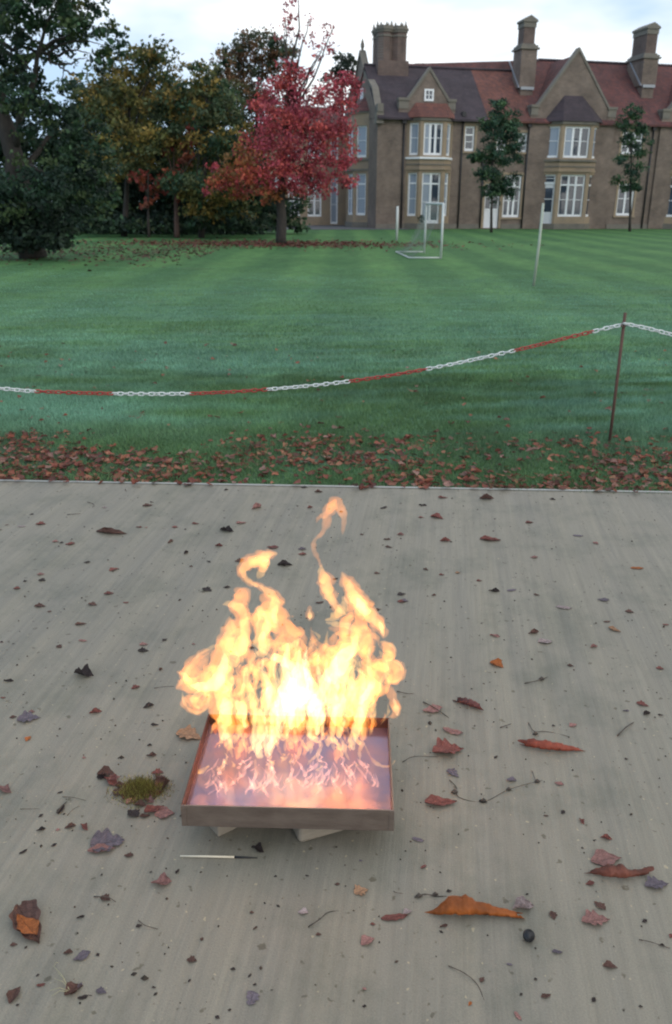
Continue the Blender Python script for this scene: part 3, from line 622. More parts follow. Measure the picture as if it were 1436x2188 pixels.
small(1347, 484, 54, [(1350, 238, 16, 0), (1365, 250, 16, 0), (1335, 262, 18, 0), (1372, 275, 18, 0), (1385, 300, 13, 0), (1340, 300, 20, 0), (1365, 325, 22, 0), (1330, 345, 20, 0), (1355, 365, 24, 0), (1345, 390, 22, 0), (1320, 385, 14, 0), (1362, 400, 12, 0), (1350, 285, 18, 0)], 'slimmer small green tree right of the wide bay, before the tall chimney', 22, 330, .8)
# dark oak at the left
Y0 = 24.5
oak = []
for x, y, r, d in [(10, 30, 45, .8), (60, 20, 50, .9), (120, 15, 50, .9), (165, 30, 32, .8), (110, 110, 30, .5), (60, 110, 34, .6), (150, 50, 40, .8), (190, 55, 28, .7), (60, 190, 30, .6), (150, 240, 30, .8), (185, 270, 36, .9), (190, 15, 22, .5), (30, 90, 40, .6), (90, 75, 40, .55), (145, 80, 34, .6), (180, 90, 24, .5), (215, 75, 22, .5), (240, 65, 22, .55), (262, 70, 16, .4), (215, 100, 24, .6), (250, 95, 20, .4),
  (200, 130, 26, .7), (235, 120, 22, .6), (15, 125, 36, .6), (20, 170, 40, .8), (65, 150, 26, .4), (80, 175, 22, .4), (30, 215, 44, 1.), (90, 215, 30, .6), (125, 190, 20, .4), (110, 225, 24, .5), (160, 150, 20, .3), (205, 20, 26, .35), (228, 8, 10, .3),
  (40, -40, 60, 1), (120, -40, 55, 1), (190, -40, 40, .8), (-50, 60, 60, 1), (-50, 180, 60, 1), (-50, 300, 60, 1),
  (20, 270, 50, 1), (80, 265, 42, 1), (130, 270, 36, .9), (30, 330, 55, 1), (100, 325, 50, 1), (160, 310, 40, .9), (210, 330, 34, .7), (40, 390, 55, 1), (110, 390, 50, 1), (170, 380, 42, 1), (225, 385, 36, .7), (50, 440, 50, 1), (120, 445, 46, 1), (180, 430, 40, .9), (230, 430, 26, .7), (0, 440, 50, 1)]:
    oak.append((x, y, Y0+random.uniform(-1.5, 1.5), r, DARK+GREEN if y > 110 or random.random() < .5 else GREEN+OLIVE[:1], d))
tb = V(70, 545, 24.8); tb.z = GZ
def ob(pts, r): return ([V(x/3.42, y/3.42, Y0-.3) for x, y in pts], r*.68)
tree('oak_tree', 'large dark spreading oak with crooked bare limbs at the left edge', 'tree', tb, [V(50, 430, 24.8), V(20, 300, 24.8), V(-10, 180, 24.8), V(-40, 60, 24.8)], oak, .105, GREEN, 31, .95, r0=.42, sub=14,
  branches=[ob([(-60, 260), (0, 300), (110, 370), (140, 340), (230, 365), (300, 390), (350, 395), (360, 440), (430, 480), (500, 530), (590, 545)], .1), ob([(110, 370), (130, 260), (120, 150), (95, 40)], .09), ob([(420, 410), (500, 370), (570, 370), (660, 390)], .06),
            ob([(430, 470), (520, 465), (575, 430), (640, 425)], .05), ob([(130, 200), (190, 250), (250, 300), (330, 330), (420, 410)], .07), ob([(350, 390), (440, 330), (540, 300), (640, 300), (760, 330)], .05), ob([(-20, 200), (60, 165), (110, 150), (200, 120), (330, 130)], .06), ob([(640, 60), (700, 30), (760, 10), (830, -10)], .02), ob([(470, 480), (460, 560), (400, 640)], .03)])
# dark shrubs low under the oak
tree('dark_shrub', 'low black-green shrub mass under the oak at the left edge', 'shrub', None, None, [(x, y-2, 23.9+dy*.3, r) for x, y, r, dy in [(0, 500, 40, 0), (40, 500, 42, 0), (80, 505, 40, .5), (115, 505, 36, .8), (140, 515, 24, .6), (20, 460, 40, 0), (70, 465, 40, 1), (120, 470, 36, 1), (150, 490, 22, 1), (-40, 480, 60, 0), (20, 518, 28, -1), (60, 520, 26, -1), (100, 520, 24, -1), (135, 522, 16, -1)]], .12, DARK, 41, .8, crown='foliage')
# middle row: yellow-green trees
T = [('yellowing_tree', 'yellow-green autumn tree rising between the oak and the red tree', (265, 505), 41, [(300, 115, 30), (330, 110, 32), (290, 145, 36), (345, 150, 34), (250, 150, 30), (375, 120, 16, .3), (388, 140, 12, .3), (320, 185, 44), (265, 195, 40), (215, 175, 32), (190, 210, 30), (235, 230, 40), (290, 240, 46), (345, 225, 44), (200, 265, 36), (260, 290, 44), (320, 295, 44), (210, 320, 36), (175, 250, 26), (250, 350, 40), (300, 350, 40)], OLIVE),
     ('olive_tree', 'broad olive and gold tree just left of the red tree', (430, 500), 40, [(420, 145, 20), (440, 160, 30), (460, 200, 38), (415, 195, 34), (390, 230, 38), (440, 245, 42), (490, 230, 34), (510, 255, 30), (400, 290, 42), (455, 300, 42), (500, 300, 34), (400, 340, 40), (450, 355, 42), (500, 340, 34), (430, 400, 42), (480, 400, 40), (380, 390, 36), (415, 440, 36), (470, 440, 36), (520, 440, 34)], OLIVE+GREEN[:2]),
     ('domed_tree', 'tall rounded brown and green tree behind the red tree', (540, 480), 52, [(530, 95, 28), (560, 100, 34), (500, 115, 30), (590, 100, 30), (480, 135, 26), (470, 165, 26), (520, 150, 40), (565, 145, 36), (600, 135, 26), (500, 195, 36), (545, 200, 36), (590, 190, 26, .5), (575, 230, 36), (530, 250, 36), (620, 105, 20), (560, 290, 40), (470, 210, 30), (610, 160, 20, .4)], BROWN+GREEN[:1])]
for k, (nm, lb, bp, Y, lo, pal) in enumerate(T):
    b = V(bp[0], bp[1], Y); b.z = GZ; Y += .0
    tree(nm, lb, 'tree', b, [V(bp[0]+5, bp[1]-90, Y), V(bp[0]+10, bp[1]-200, Y), V(bp[0]+12, bp[1]-320, Y)], [(l[0], l[1], Y+random.uniform(-1.5, 1.5), l[2], pal, 1.0*(l[3] if len(l) > 3 else 1)) for l in lo], .155, pal, 50+k, .8, r0=.16, sub=20)
# small red-leaved thin trees
for k, (bx, lab, lo) in enumerate([(318, 'thin rusty-leaved young tree at the wood edge, left of its brown-trunked neighbour', [(300, 380, 20), (318, 400, 18), (285, 385, 12), (325, 425, 16), (310, 440, 12)]), (378, 'slender red and orange young tree with brown trunk, nearest the red tree', [(412, 280, 16), (405, 310, 16), (370, 310, 14), (355, 325, 12), (400, 345, 18), (372, 370, 20), (350, 385, 16), (385, 400, 14), (345, 405, 18), (378, 425, 10), (420, 255, 8)])]):
    b = G(bx, 508, GZ); Y = b.y
    tree('young_red_tree', lab, 'tree', b, [V(bx-2, 430, Y), V(bx-1, 370, Y)], [(x, y, Y+random.uniform(-.5, .5), r) for x, y, r in lo], .15, [(.26, .06, .05), (.18, .07, .05), (.3, .09, .05)], 60+k, .8, 'thin young trees at the wood edge', r0=.08 if k == 0 else .15, bark=BARKR if k else BARK, sub=8)
# dark hedge and undergrowth closing the view behind
hd = []
for x in range(-60, 640, 34):
    for y, r in ((470, 34), (435, 36), (395, 36), (350, 36), (310, 36)):
        if x > 530 and y < 430: continue
        hd.append((x+random.uniform(-10, 10), y+random.uniform(-8, 8), 46+random.uniform(-1, 2), r))
hd += [(x+random.uniform(-8, 8), y, 47, 36, OLIVE[2:]+GREEN) for y in (270, 235, 200) for x in range(165, 500, 34)]
hd += [(x+random.uniform(-8, 8), y, 44, 34, GREEN+DARK) for y in (330, 370, 410, 445) for x in range(150, 560, 36)]
hd += [(x, 495, 43.5, 16) for x in range(170, 560, 22)]+[(x, 488+(x-170)*-.01, 40.5, 16) for x in range(180, 590, 26)]+[(x, 470, 41.5, 20) for x in range(180, 580, 30)]+[(x, 480, 39.3, 18) for x in range(175, 300, 24)]+[(x, 478, 39.3, 18) for x in range(410, 545, 24)]
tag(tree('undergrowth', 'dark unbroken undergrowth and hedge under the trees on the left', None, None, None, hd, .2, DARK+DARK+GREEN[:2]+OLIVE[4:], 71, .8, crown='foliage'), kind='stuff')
# far tree tops peeping over the house roofs
for k, (lab, lo, Y) in enumerate([('distant tree top beside the pointed gable', [(730, 140, 22), (750, 150, 22), (715, 165, 22), (742, 128, 12)], 78), ('low distant tree top right of the broad chimney cluster', [(872, 145, 12), (885, 150, 10), (895, 140, 7), (862, 155, 14)], 90)]):
    b = V(lo[0][0], 300, Y); b.z = GZ
    tree('far_tree', lab, 'tree', b, [V(lo[0][0], 200, Y), V(lo[0][0], 160, Y)], [(x, y, Y, r) for x, y, r in lo], .3, [(.035, .05, .04), (.05, .06, .04)], 80+k, .9, 'tree tops behind the house', r0=.3, sub=8)
# shrub by the wide bay, round bush by french doors
v = V(1223, 476, 60.0); tree('low_shrub', 'small dark shrub under the window of the wide bay', 'shrub', None, None, [(1215, 474, 59.2, 8), (1228, 474, 59.2, 9)], .12, DARK, 91, 1., crown='foliage')
tree('clipped_bush', 'small round dark clipped bush before the french doors', 'shrub', None, None, [(899, 470, 56., 8), (899, 464, 56., 7)], .09, DARK, 92, 1.6, crown='foliage', spread=.25)
# fallen leaves under the red tree and along the wood edge
def litter(n, fn, size, pal, seed, name, label, zoff=.02):
    r = np.random.default_rng(seed); P = fn(r, n); n = len(P)
    ang = r.uniform(0, 6.28, n); s = size*r.uniform(.5, 1.3, n); a = np.stack([np.cos(ang)*s, np.sin(ang)*s, r.uniform(-.35, .35, n)*s], 1)
    b = np.stack([-np.sin(ang)*s*.55, np.cos(ang)*s*.55, r.uniform(-.35, .35, n)*s], 1)
    Q = np.stack([P[:, 0], P[:, 1], np.full(n, GZ+zoff)], 1); up = np.array([0, 0, 1.])*(s*.22)[:, None]
    v = np.stack([Q-a, Q+b+up, Q+a, Q-b+up*.4], 1)
    c = np.array([pal[i] for i in r.integers(0, len(pal), n)])*r.uniform(.6, 1.3, (n, 1))
    o = link(name, fastmesh(name, v.reshape(-1, 3), 4, np.repeat(c, 4, axis=0)), LEAFA); return tag(o, label, 'leaves', None, 'stuff')
LP = [(.17, .055, .04), (.12, .05, .035), (.2, .08, .05), (.09, .04, .03), (.15, .04, .045)]
LPB = [(.09, .055, .035), (.12, .06, .04), (.07, .045, .03)]
litter(3200, lambda r, n: np.stack([r.normal(-2.6, 3.4, n), 34.4+r.normal(0, 1.6, n)], 1), .07, LP, 5, 'fallen_leaves_under_tree', 'red-brown leaves lying under the crimson tree')
litter(3000, lambda r, n: np.stack([r.uniform(-16, -4, n), 27+r.normal(0, 2.6, n)+r.random(n)*2], 1), .06, LPB, 6, 'fallen_leaves_at_wood_edge', 'brown leaves strewn over the lawn before the dark oak')

# ------------------------------------------------------------ goal, poles, chain
GP = mat('white_goal_paint', (.6, .63, .62), .5, var=(.5, .54, .53), vscale=6)
POLE = mat('greyed_pole', (.33, .38, .31), .6, var=(.42, .45, .38), vscale=5)
NET = mat('net_cord', (.2, .25, .24), .8)
a, b = G(942, 553, GZ), G(906.6, 540, GZ)
goal = tag(empty('football_goal', a), 'small white football goal with sagging net on the far lawn', 'goal'); b = b-a; b.z = 0
ht = 1.5-GZ+.0; dep = Vector((-.95, -.08, 0)); r = .036
for p in (Vector((0, 0, 0)), b): MB().tube([p, p+Vector((0, 0, ht))], r, 10).build('post', GP, goal, True)
MB().tube([Vector((0, 0, ht)), b+Vector((0, 0, ht))], r, 10, up=(0, 0, 1)).build('crossbar', GP, goal, True)
for p in (Vector((0, 0, .03)), b+Vector((0, 0, .03))): MB().tube([p, p+dep], .02, 8, up=(0, 0, 1)).build('base_bar', GP, goal, True)
MB().tube([dep+Vector((0, 0, .03)), b+dep+Vector((0, 0, .03))], .02, 8, up=(0, 0, 1)).build('back_bar', GP, goal, True)
s = MB()
def NP(u, w, side=0):   # the net hangs from the bar to the ground at the back, sagging
    top = b*u+Vector((-.02, 0, ht)); bot = b*u+dep+Vector((0, 0, .03)); p = top.lerp(bot, w)
    p.z -= .42*math.sin(math.pi*min(1, w*1.0))*(.8+.2*math.sin(u*9)); p.z = max(p.z, .03); return p
nu, nw = 26, 20
for i in range(nu+1): s.tube([NP(i/nu, w/nw) for w in range(nw+1)], .003, 3)
for j in range(1, nw): s.tube([NP(i/nu, j/nw) for i in range(nu+1)], .003, 3)
for u in (0, 1):
    for i in range(1, 12):
        w = i/12; p = NP(u, w); q = b*u+dep*w*.98+Vector((0, 0, .03)); s.tube([p, q], .003, 3)
s.build('net', NET, goal)
p = G(847.5, 513, GZ); o = MB().tube([(0, 0, 0), (0, 0, 1.42)], [.055, .055], 10).build('lawn_post', GP, None, True); o.location = p
tag(o, 'short pale post on the lawn left of the goal, before the house', 'post')
p = G(1140, 611, GZ); t = V(1161, 434, p.y+.1)-p
o = MB().tube([(0, 0, 0), t*.5+Vector((.012, 0, 0)), t], [.03, .028, .025], 10).build('lawn_pole', POLE, None, True); o.location = p
tag(o, 'leaning greenish-white wooden pole standing alone on the lawn right of the goal', 'pole')
RUST = mat('rusty_iron', (.09, .05, .04), .8, var=(.14, .07, .05), vscale=30, bump=.5, bscale=90, stretch=(1, 1, .4))
p = G(1302, 948, GZ); Ys = p.y; t = V(1336, 668, Ys)-p
stake = tag(empty('iron_stake', p), 'thin rusty iron rod stuck in the leaves, holding up the chain', 'stake')
MB().tube([(0, 0, -.02), t*.5, t], [.0105, .0105, .0105], 10).build('rod', RUST, stake, True)
q = t*(256/280)
MB().tube([q+Vector((.0, 0, .02)), q+Vector((-.018, -.012, .012)), q+Vector((-.022, -.014, -.008)), q+Vector((0, -.014, -.016)), q+Vector((.016, -.01, -.004))], .0035, 6).build('hook', RUST, stake, True)
# chain: links strung along the curve of the sagging span
REDP = mat('red_plastic', (.42, .04, .03), .4, var=(.34, .03, .03), vscale=20); WHP = mat('white_plastic', (.72, .74, .74), .35, var=(.62, .66, .66), vscale=20)
cp = [(-130, 822), (0, 830), (75, 836), (236, 841), (408, 841), (572, 832), (745, 815), (915, 788), (1095, 750), (1268, 708), (1332, 693)]
def curve(pts, n):
    P = [Vector((a, b)) for a, b in pts]; P = [2*P[0]-P[1]]+P+[2*P[-1]-P[-2]]; out = []
    for i in range(1, len(P)-2):
        for k in range(n):
            t = k/n; a, b, c, d = P[i-1:i+3]
            out.append(.5*((2*b)+(c-a)*t+(2*a-5*b+4*c-d)*t*t+(3*b-a-3*c+d)*t**3))
    return out+[P[-2]]
def linkmesh():
    s = MB(); L2, W2, r = .0155, .0105, .0042; n = 14; pts = []
    for k in range(n):
        q = 2*math.pi*k/n; pts.append(Vector(((L2 if math.cos(q) > 0 else -L2)*.55+math.cos(q)*L2*.75, math.sin(q)*W2, 0)))
    vs, fs = [], []
    for i, p in enumerate(pts):
        t = (pts[(i+1) % n]-pts[i-1]).normalized(); a = t.cross(Vector((0, 0, 1)))
        for k in range(6):
            q = 2*math.pi*k/6; vs.append(p+a*r*math.cos(q)+Vector((0, 0, r*math.sin(q))))
    for i in range(n):
        for k in range(6): fs.append((i*6+k, ((i+1) % n)*6+k, ((i+1) % n)*6+(k+1) % 6, i*6+(k+1) % 6))
    s.add(vs, fs); me = bpy.data.meshes.new('chain_link'); me.from_pydata(s.v, [], s.f); me.shade_smooth(); return me
LW, LR = linkmesh(), None
LR = LW.copy(); LW.materials.append(WHP); LR.materials.append(REDP)
chain = tag(empty('plastic_chain', stake.location+q), 'red and white plastic chain sagging across the lawn from the rusty stake', 'chain')
def string(world, colour_at, pitch=.0345):
    acc = 0; k = 0; last = world[0]; nxt = 0.
    for a, b in zip(world, world[1:]):
        L_ = (b-a).length
        while nxt <= acc+L_:
            c = a.lerp(b, (nxt-acc)/L_); d = (b-a).normalized()
            o = bpy.data.objects.new('chain_link', colour_at(c)); C.objects.link(o); o.parent = chain
            m = d.to_track_quat('X', 'Z').to_matrix().to_4x4() @ Matrix.Rotation(R(50 if k % 2 else -40)+random.uniform(-.25, .25), 4, 'X') @ Matrix.Rotation(random.uniform(-.07, .07), 4, 'Z')
            o.matrix_local = Matrix.Translation(c-chain.location) @ m
            k += 1; nxt += pitch
        acc += L_
c2 = curve(cp, 12); bounds = [75, 236, 408, 572, 745, 915, 1095, 1268]
wl = [V(x, y, Ys-.004) for x, y in c2]; xb = [V(x, 800, Ys).x for x in bounds]
# x limits are of the real place, so that colours stay in order along the chain
def colr(c):
    i = sum(c.x*(1) > V(bx, y_, Ys).x for bx, y_ in zip(bounds, (836, 841, 841, 832, 815, 788, 750, 708)))
    return LR if i % 2 else LW
string(wl, colr)
c3 = curve([(1338, 692), (1385, 702), (1440, 716), (1520, 735)], 12); string([V(x, y, Ys-.02) for x, y in c3], lambda c: LW)
# ------------------------------------------------------------ fire tray
STEEL = mat('scorched_steel', (.12, .088, .07), .5, metal=.35, var=(.2, .155, .125), vscale=9, bump=.15, bscale=60, stretch=(1, 1, 3))
STEELI = mat('browned_steel', (.07, .035, .025), .55, metal=.5, var=(.16, .06, .045), vscale=7)
WOODB = mat('pale_timber', (.30, .25, .19), .8, var=(.22, .19, .15), vscale=14, bump=.5, bscale=50, stretch=(.3, 1, 1))
ZR, ZB, ZL = .132, .07, .1
fl, fr = G(386, 1721, ZR), G(843, 1732, ZR)
ux = (fr-fl).normalized(); uy = Vector((-ux.y, ux.x, 0)); TW = (fr-fl).length
br_ = G(857, 1534, ZR); TD = (br_-fr).dot(uy)
tray = tag(empty('fire_tray', (fl.x, fl.y, 0), math.atan2(ux.y, ux.x)), 'shallow scorched steel tray full of burning liquid, propped on timber blocks', 'tray')
w = .004
def side(name, x0, x1, y0, y1, m):
    s = MB(); s.box(x0, x1, y0, y1, ZB, ZR); o = s.build(name, m, tray)
    bv = o.modifiers.new('b', 'BEVEL'); bv.width = .0012; bv.segments = 2; return o
side('front_wall', 0, TW, 0, w, [STEEL]); side('back_wall', 0, TW, TD-w, TD, STEELI)
side('side_wall', 0, w, w, TD-w, STEELI); side('side_wall', TW-w, TW, w, TD-w, STEEL)
s = MB(); s.box(w, TW-w, w, TD-w, ZB+.001, ZB+.004); s.build('tray_floor', STEELI, tray)
for cx in (0, TW-.012):
    s = MB(); s.box(cx, cx+.012, -.0015, 0, ZB+.002, ZR-.002); s.build('corner_weld', STEEL, tray)
liq = mat('burning_liquid', (.16, .16, .27), .12, metal=.6, var=(.36, .19, .17), vscale=4.5, bump=.5, bscale=16, dist=.004)
s = MB(); nx, ny = 30, 24
s.add([(w+(TW-2*w)*i/nx, w+(TD-2*w)*j/ny, ZL) for j in range(ny+1) for i in range(nx+1)], [(j*(nx+1)+i, j*(nx+1)+i+1, (j+1)*(nx+1)+i+1, (j+1)*(nx+1)+i) for j in range(ny) for i in range(nx)])
s.build('liquid', liq, tray, True)
def block(c, e, wd, ln_back, label):
    c, e = G(*c), G(*e); d = (e-c).normalized(); n = Vector((-d.y, d.x, 0))
    s = MB(); L_ = (e-c).length+ln_back; h = ZB-.001
    s.box(0, L_, 0, wd, .0, h); o = s.build('timber_block', WOODB); o.location = (c.x, c.y, .0); o.rotation_euler = (0, 0, math.atan2(d.y, d.x))
    bv = o.modifiers.new('b', 'BEVEL'); bv.width = .012 if 'rounded' in label else .004; bv.segments = 3
    tag(o, label, 'wood block', 'timber blocks under the fire tray')
block((640, 1806), (762, 1771), .07, .1, 'pale timber block with rounded end propping the middle of the tray')
block((467, 1790), (503, 1772), .075, .12, 'short pale timber block propping the left end of the tray')

# ------------------------------------------------------------ flames
def flamemat(name, col, vol, scol, surf):
    m = bpy.data.materials.new(name); m.use_nodes = True; t = m.node_tree; t.nodes.clear(); lk = t.links.new
    o = N(t, 'ShaderNodeOutputMaterial'); e = N(t, 'ShaderNodeEmission', i={'Color': (*col, 1), 'Strength': vol}); lk(e.outputs[0], o.inputs['Volume'])
    tc = N(t, 'ShaderNodeTexCoord'); mp = N(t, 'ShaderNodeMapping', i={'Scale': (1, 1, .45)}); lk(tc.outputs['Object'], mp.inputs[0])
    n = N(t, 'ShaderNodeTexNoise', i={'Scale': 26, 'Detail': 3, 'Distortion': 1.2}); lk(mp.outputs[0], n.inputs['Vector'])
    mr = N(t, 'ShaderNodeMapRange', i={'From Min': .38, 'From Max': .68, 'To Min': surf*.1, 'To Max': surf*1.9}); lk(n.outputs[0], mr.inputs[0])
    se = N(t, 'ShaderNodeEmission', i={'Color': (*scol, 1)}); lk(mr.outputs[0], se.inputs['Strength'])
    tr = N(t, 'ShaderNodeBsdfTransparent'); ad = N(t, 'ShaderNodeAddShader'); lk(se.outputs[0], ad.inputs[0]); lk(tr.outputs[0], ad.inputs[1]); lk(ad.outputs[0], o.inputs['Surface'])
    return m
F_OUT = flamemat('orange_flame', (1, .31, .05), 29, (1, .38, .1), .03)
F_MID = flamemat('yellow_flame', (1, .47, .09), 30, (1, .62, .3), .05)
F_HOT = flamemat('white_hot_flame', (1, .62, .18), 40, (1, .8, .5), .08)
F_RED = flamemat('deep_orange_flame', (1, .2, .02), 24, (1, .28, .04), .03)
F_THIN = flamemat('pink_reflection_wisp', (1, .4, .24), 60, (1, .5, .4), .05)
fire = tag(empty('fire', (fl+fr)/2+uy*TD*.6-Vector((0, 0, ZR-ZL))), 'tall yellow and orange flames leaping from the steel tray', 'fire')
floc = Vector(fire.location)
def spl(pts, n):
    P = [Vector(p) for p in pts]
    if len(P) == 2: P = [P[0], P[0].lerp(P[1], .5), P[1]]
    P = [2*P[0]-P[1]]+P+[2*P[-1]-P[-2]]; out = []
    for i in range(1, len(P)-2):
        for k in range(n):
            t = k/n; a, b, c, d = P[i-1:i+3]; out.append(.5*((2*b)+(c-a)*t+(2*a-5*b+4*c-d)*t*t+(3*b-a-3*c+d)*t**3))
    return out+[P[-2]]
def flame(pts, m, Y, flat=.6, wob=.12, seed=0, parent=fire, seg=12, sc=1.0):
    """pts: (x, y, half-width) in the close-up's units; a tapering tongue of fire of real thickness"""
    r = random.Random(seed); ph = [r.uniform(0, 6.3) for _ in range(6)]
    q = spl(pts, 6); W3, Rr = [], []; nq = len(q)
    for i, p in enumerate(q):
        y = 1040+p.y/2.7615; x = 360+p.x/2.7615
        yy = Y+.012*math.sin(i*.35+ph[0]); u = PX(yy)
        P = V(x, y, yy); rad = max(.6, p.z)/2.7615*u*sc
        rad *= 1+wob*math.sin(i*.9+ph[1])+wob*.7*math.sin(i*1.9+ph[2])
        P.x += rad*.25*math.sin(i*.8+ph[3])*wob*3; W3.append(P-floc); Rr.append(max(rad, .0006))
    Rr[0] *= .35; Rr[-1] *= .35
    s = MB(); s.tube(W3, Rr, seg, flat, up=(0, 1, 0))
    # ripple the skin
    vs = []
    for k, v in enumerate(s.v):
        ring, j = divmod(k, seg); c = W3[ring]; d = Vector(v)-c
        f = 1+wob*1.5*math.sin(j*1.05*2+ring*.55+ph[4])*math.sin(ring*.33+ph[5])
        vs.append(tuple(c+d*f))
    s.v = vs; o = s.build('flame', m, parent, True)
    if max(Rr) > .0065:
        md = o.modifiers.new('skin', 'REMESH'); md.mode = 'VOXEL'; md.voxel_size = .0026; md.use_smooth_shade = True
    return o
FL = []  # (kind, Y, points)
def F(k, Y, *p): FL.append((k, Y, p))
# free wisps
F('o', 1.86, (1022, 300, 4), (1036, 210, 17), (1020, 130, 27), (985, 85, 28), (950, 130, 32), (935, 200, 26), (910, 270, 15), (868, 310, 12), (855, 360, 17), (880, 420, 12), (905, 475, 10))
F('o', 1.87, (868, 225, 4), (890, 180, 14), (930, 165, 20), (965, 110, 22), (990, 70, 6))
F('m', 1.87, (900, 455, 4), (905, 520, 28), (925, 560, 34), (940, 620, 30), (970, 680, 20), (1010, 730, 16), (1060, 760, 8))
F('o', 1.85, (905, 470, 4), (925, 560, 48), (950, 640, 36), (985, 700, 26), (1010, 780, 22))
F('m', 1.88, (648, 392, 5), (600, 400, 20), (540, 425, 30), (470, 460, 30), (440, 505, 20), (480, 560, 14), (530, 590, 14))
F('o', 1.87, (650, 395, 6), (590, 400, 32), (530, 420, 42), (450, 460, 40), (430, 510, 24), (470, 560, 20), (540, 585, 18))
F('m', 1.87, (595, 425, 12), (560, 480, 28), (525, 545, 12))
F('m', 1.89, (530, 580, 8), (580, 615, 22), (630, 660, 24), (620, 720, 30), (600, 780, 34), (640, 830, 12))
F('o', 1.88, (500, 560, 8), (570, 610, 30), (650, 660, 30), (685, 700, 8))
F('o', 1.9, (540, 640, 20), (600, 700, 70), (640, 780, 70), (700, 850, 60), (720, 930, 60), (690, 1030, 60))
F('o', 1.88, (380, 605, 10), (430, 630, 46), (420, 700, 52), (440, 790, 52), (430, 890, 55), (400, 990, 60))
F('m', 1.88, (315, 696, 5), (365, 692, 22), (420, 715, 30), (450, 800, 26), (445, 900, 34), (410, 1000, 40))
F('m', 1.86, (362, 770, 8), (370, 840, 30), (345, 930, 36), (370, 1020, 44), (330, 1120, 50), (330, 1250, 55), (360, 1380, 45), (340, 1480, 28))
F('o', 1.86, (360, 760, 10), (360, 860, 52), (330, 950, 60), (300, 1050, 62), (290, 1180, 75), (310, 1300, 65), (340, 1420, 50), (350, 1560, 20))
F('h', 1.87, (330, 980, 12), (320, 1080, 30), (260, 1170, 40), (180, 1180, 28), (130, 1170, 8))
F('o', 1.87, (45, 1185, 5), (80, 1170, 46), (160, 1170, 62), (240, 1150, 70), (310, 1100, 60))
F('m', 1.85, (48, 1092, 3), (90, 1110, 16), (120, 1150, 14)); F('o', 1.85, (44, 1092, 4), (80, 1105, 20), (130, 1160, 24))
F('o', 1.88, (270, 960, 10), (190, 990, 26), (130, 1045, 30), (95, 1110, 30), (130, 1170, 26)); F('m', 1.87, (300, 930, 12), (220, 965, 9), (150, 1020, 8), (105, 1090, 8), (60, 1180, 9))
F('o', 1.86, (85, 1230, 8), (105, 1290, 30), (170, 1320, 30), (225, 1280, 30), (235, 1220, 34)); F('m', 1.85, (78, 1200, 8), (100, 1290, 10), (165, 1335, 13), (225, 1300, 12), (240, 1220, 12))
F('m', 1.9, (530, 700, 14), (560, 790, 34), (550, 880, 44), (560, 960, 38), (540, 1010, 12))
F('h', 1.88, (560, 850, 8), (550, 920, 24), (560, 990, 18)); F('h', 1.88, (640, 690, 8), (625, 760, 20), (640, 810, 10))
F('o', 1.9, (690, 780, 10), (740, 850, 40), (790, 870, 24), (800, 930, 18), (820, 960, 14)); F('m', 1.9, (640, 960, 14), (690, 950, 26), (740, 930, 20), (780, 890, 8))
F('h', 1.89, (600, 990, 10), (640, 1010, 30), (700, 1040, 28), (760, 1080, 40))
F('o', 1.86, (832, 695, 4), (833, 750, 26), (832, 800, 8)); F('h', 1.86, (832, 715, 4), (834, 758, 14), (832, 790, 5))
F('o', 1.9, (840, 820, 4), (850, 880, 14), (890, 935, 20), (960, 960, 16), (1000, 940, 12)); F('o', 1.9, (850, 880, 8), (850, 980, 40), (860, 1060, 60))
F('m', 1.87, (1020, 500, 4), (1050, 560, 22), (1080, 620, 28), (1120, 680, 40), (1160, 730, 44), (1210, 780, 28), (1255, 830, 22), (1270, 895, 6))
F('o', 1.87, (1018, 496, 6), (1060, 570, 42), (1110, 650, 54), (1160, 720, 62), (1220, 790, 44), (1262, 850, 34), (1272, 900, 8))
F('h', 1.88, (1110, 650, 8), (1140, 710, 28), (1180, 750, 22)); F('h', 1.86, (1240, 790, 5), (1262, 840, 16), (1268, 885, 4))
F('m', 1.87, (1025, 640, 5), (1040, 700, 26), (1000, 750, 30), (960, 780, 18), (920, 785, 5)); F('o', 1.9, (1150, 740, 30), (1130, 830, 54), (1160, 920, 50), (1190, 1000, 50))
F('m', 1.88, (925, 800, 8), (990, 810, 18), (1060, 820, 18), (1110, 860, 26), (1090, 930, 36), (1040, 990, 50), (1010, 1060, 66), (980, 1140, 60))
F('o', 1.89, (940, 830, 12), (1030, 860, 40), (1060, 930, 60), (1000, 1010, 84), (960, 1120, 90))
F('h', 1.88, (1110, 870, 10), (1095, 940, 26), (1030, 1010, 44), (990, 1080, 50), (930, 1150, 40))
F('o', 1.88, (1245, 915, 8), (1290, 940, 34), (1320, 980, 26), (1280, 1030, 40), (1240, 1090, 50)); F('m', 1.88, (1245, 915, 5), (1300, 925, 9), (1338, 960, 9), (1330, 1010, 8), (1280, 1030, 10))
F('o', 1.87, (1300, 1040, 10), (1350, 1060, 40), (1370, 1110, 34), (1320, 1140, 34), (1270, 1140, 26)); F('m', 1.86, (1300, 1025, 6), (1350, 1035, 12), (1382, 1080, 11), (1365, 1140, 12), (1300, 1150, 10), (1275, 1100, 8))
F('o', 1.87, (1290, 1140, 14), (1310, 1220, 30), (1340, 1290, 30), (1340, 1340, 26), (1290, 1362, 6)); F('h', 1.86, (1325, 1240, 4), (1345, 1310, 18), (1350, 1355, 8))
F('o', 1.9, (1190, 980, 24), (1200, 1080, 76), (1180, 1180, 84), (1150, 1280, 70), (1140, 1400, 44), (1150, 1500, 20))
F('m', 1.89, (1120, 1030, 14), (1180, 1080, 20), (1230, 1130, 22), (1200, 1200, 34), (1160, 1270, 30), (1150, 1360, 20), (1140, 1460, 12)); F('h', 1.88, (1190, 1110, 8), (1205, 1160, 18), (1160, 1230, 20), (1130, 1290, 12))
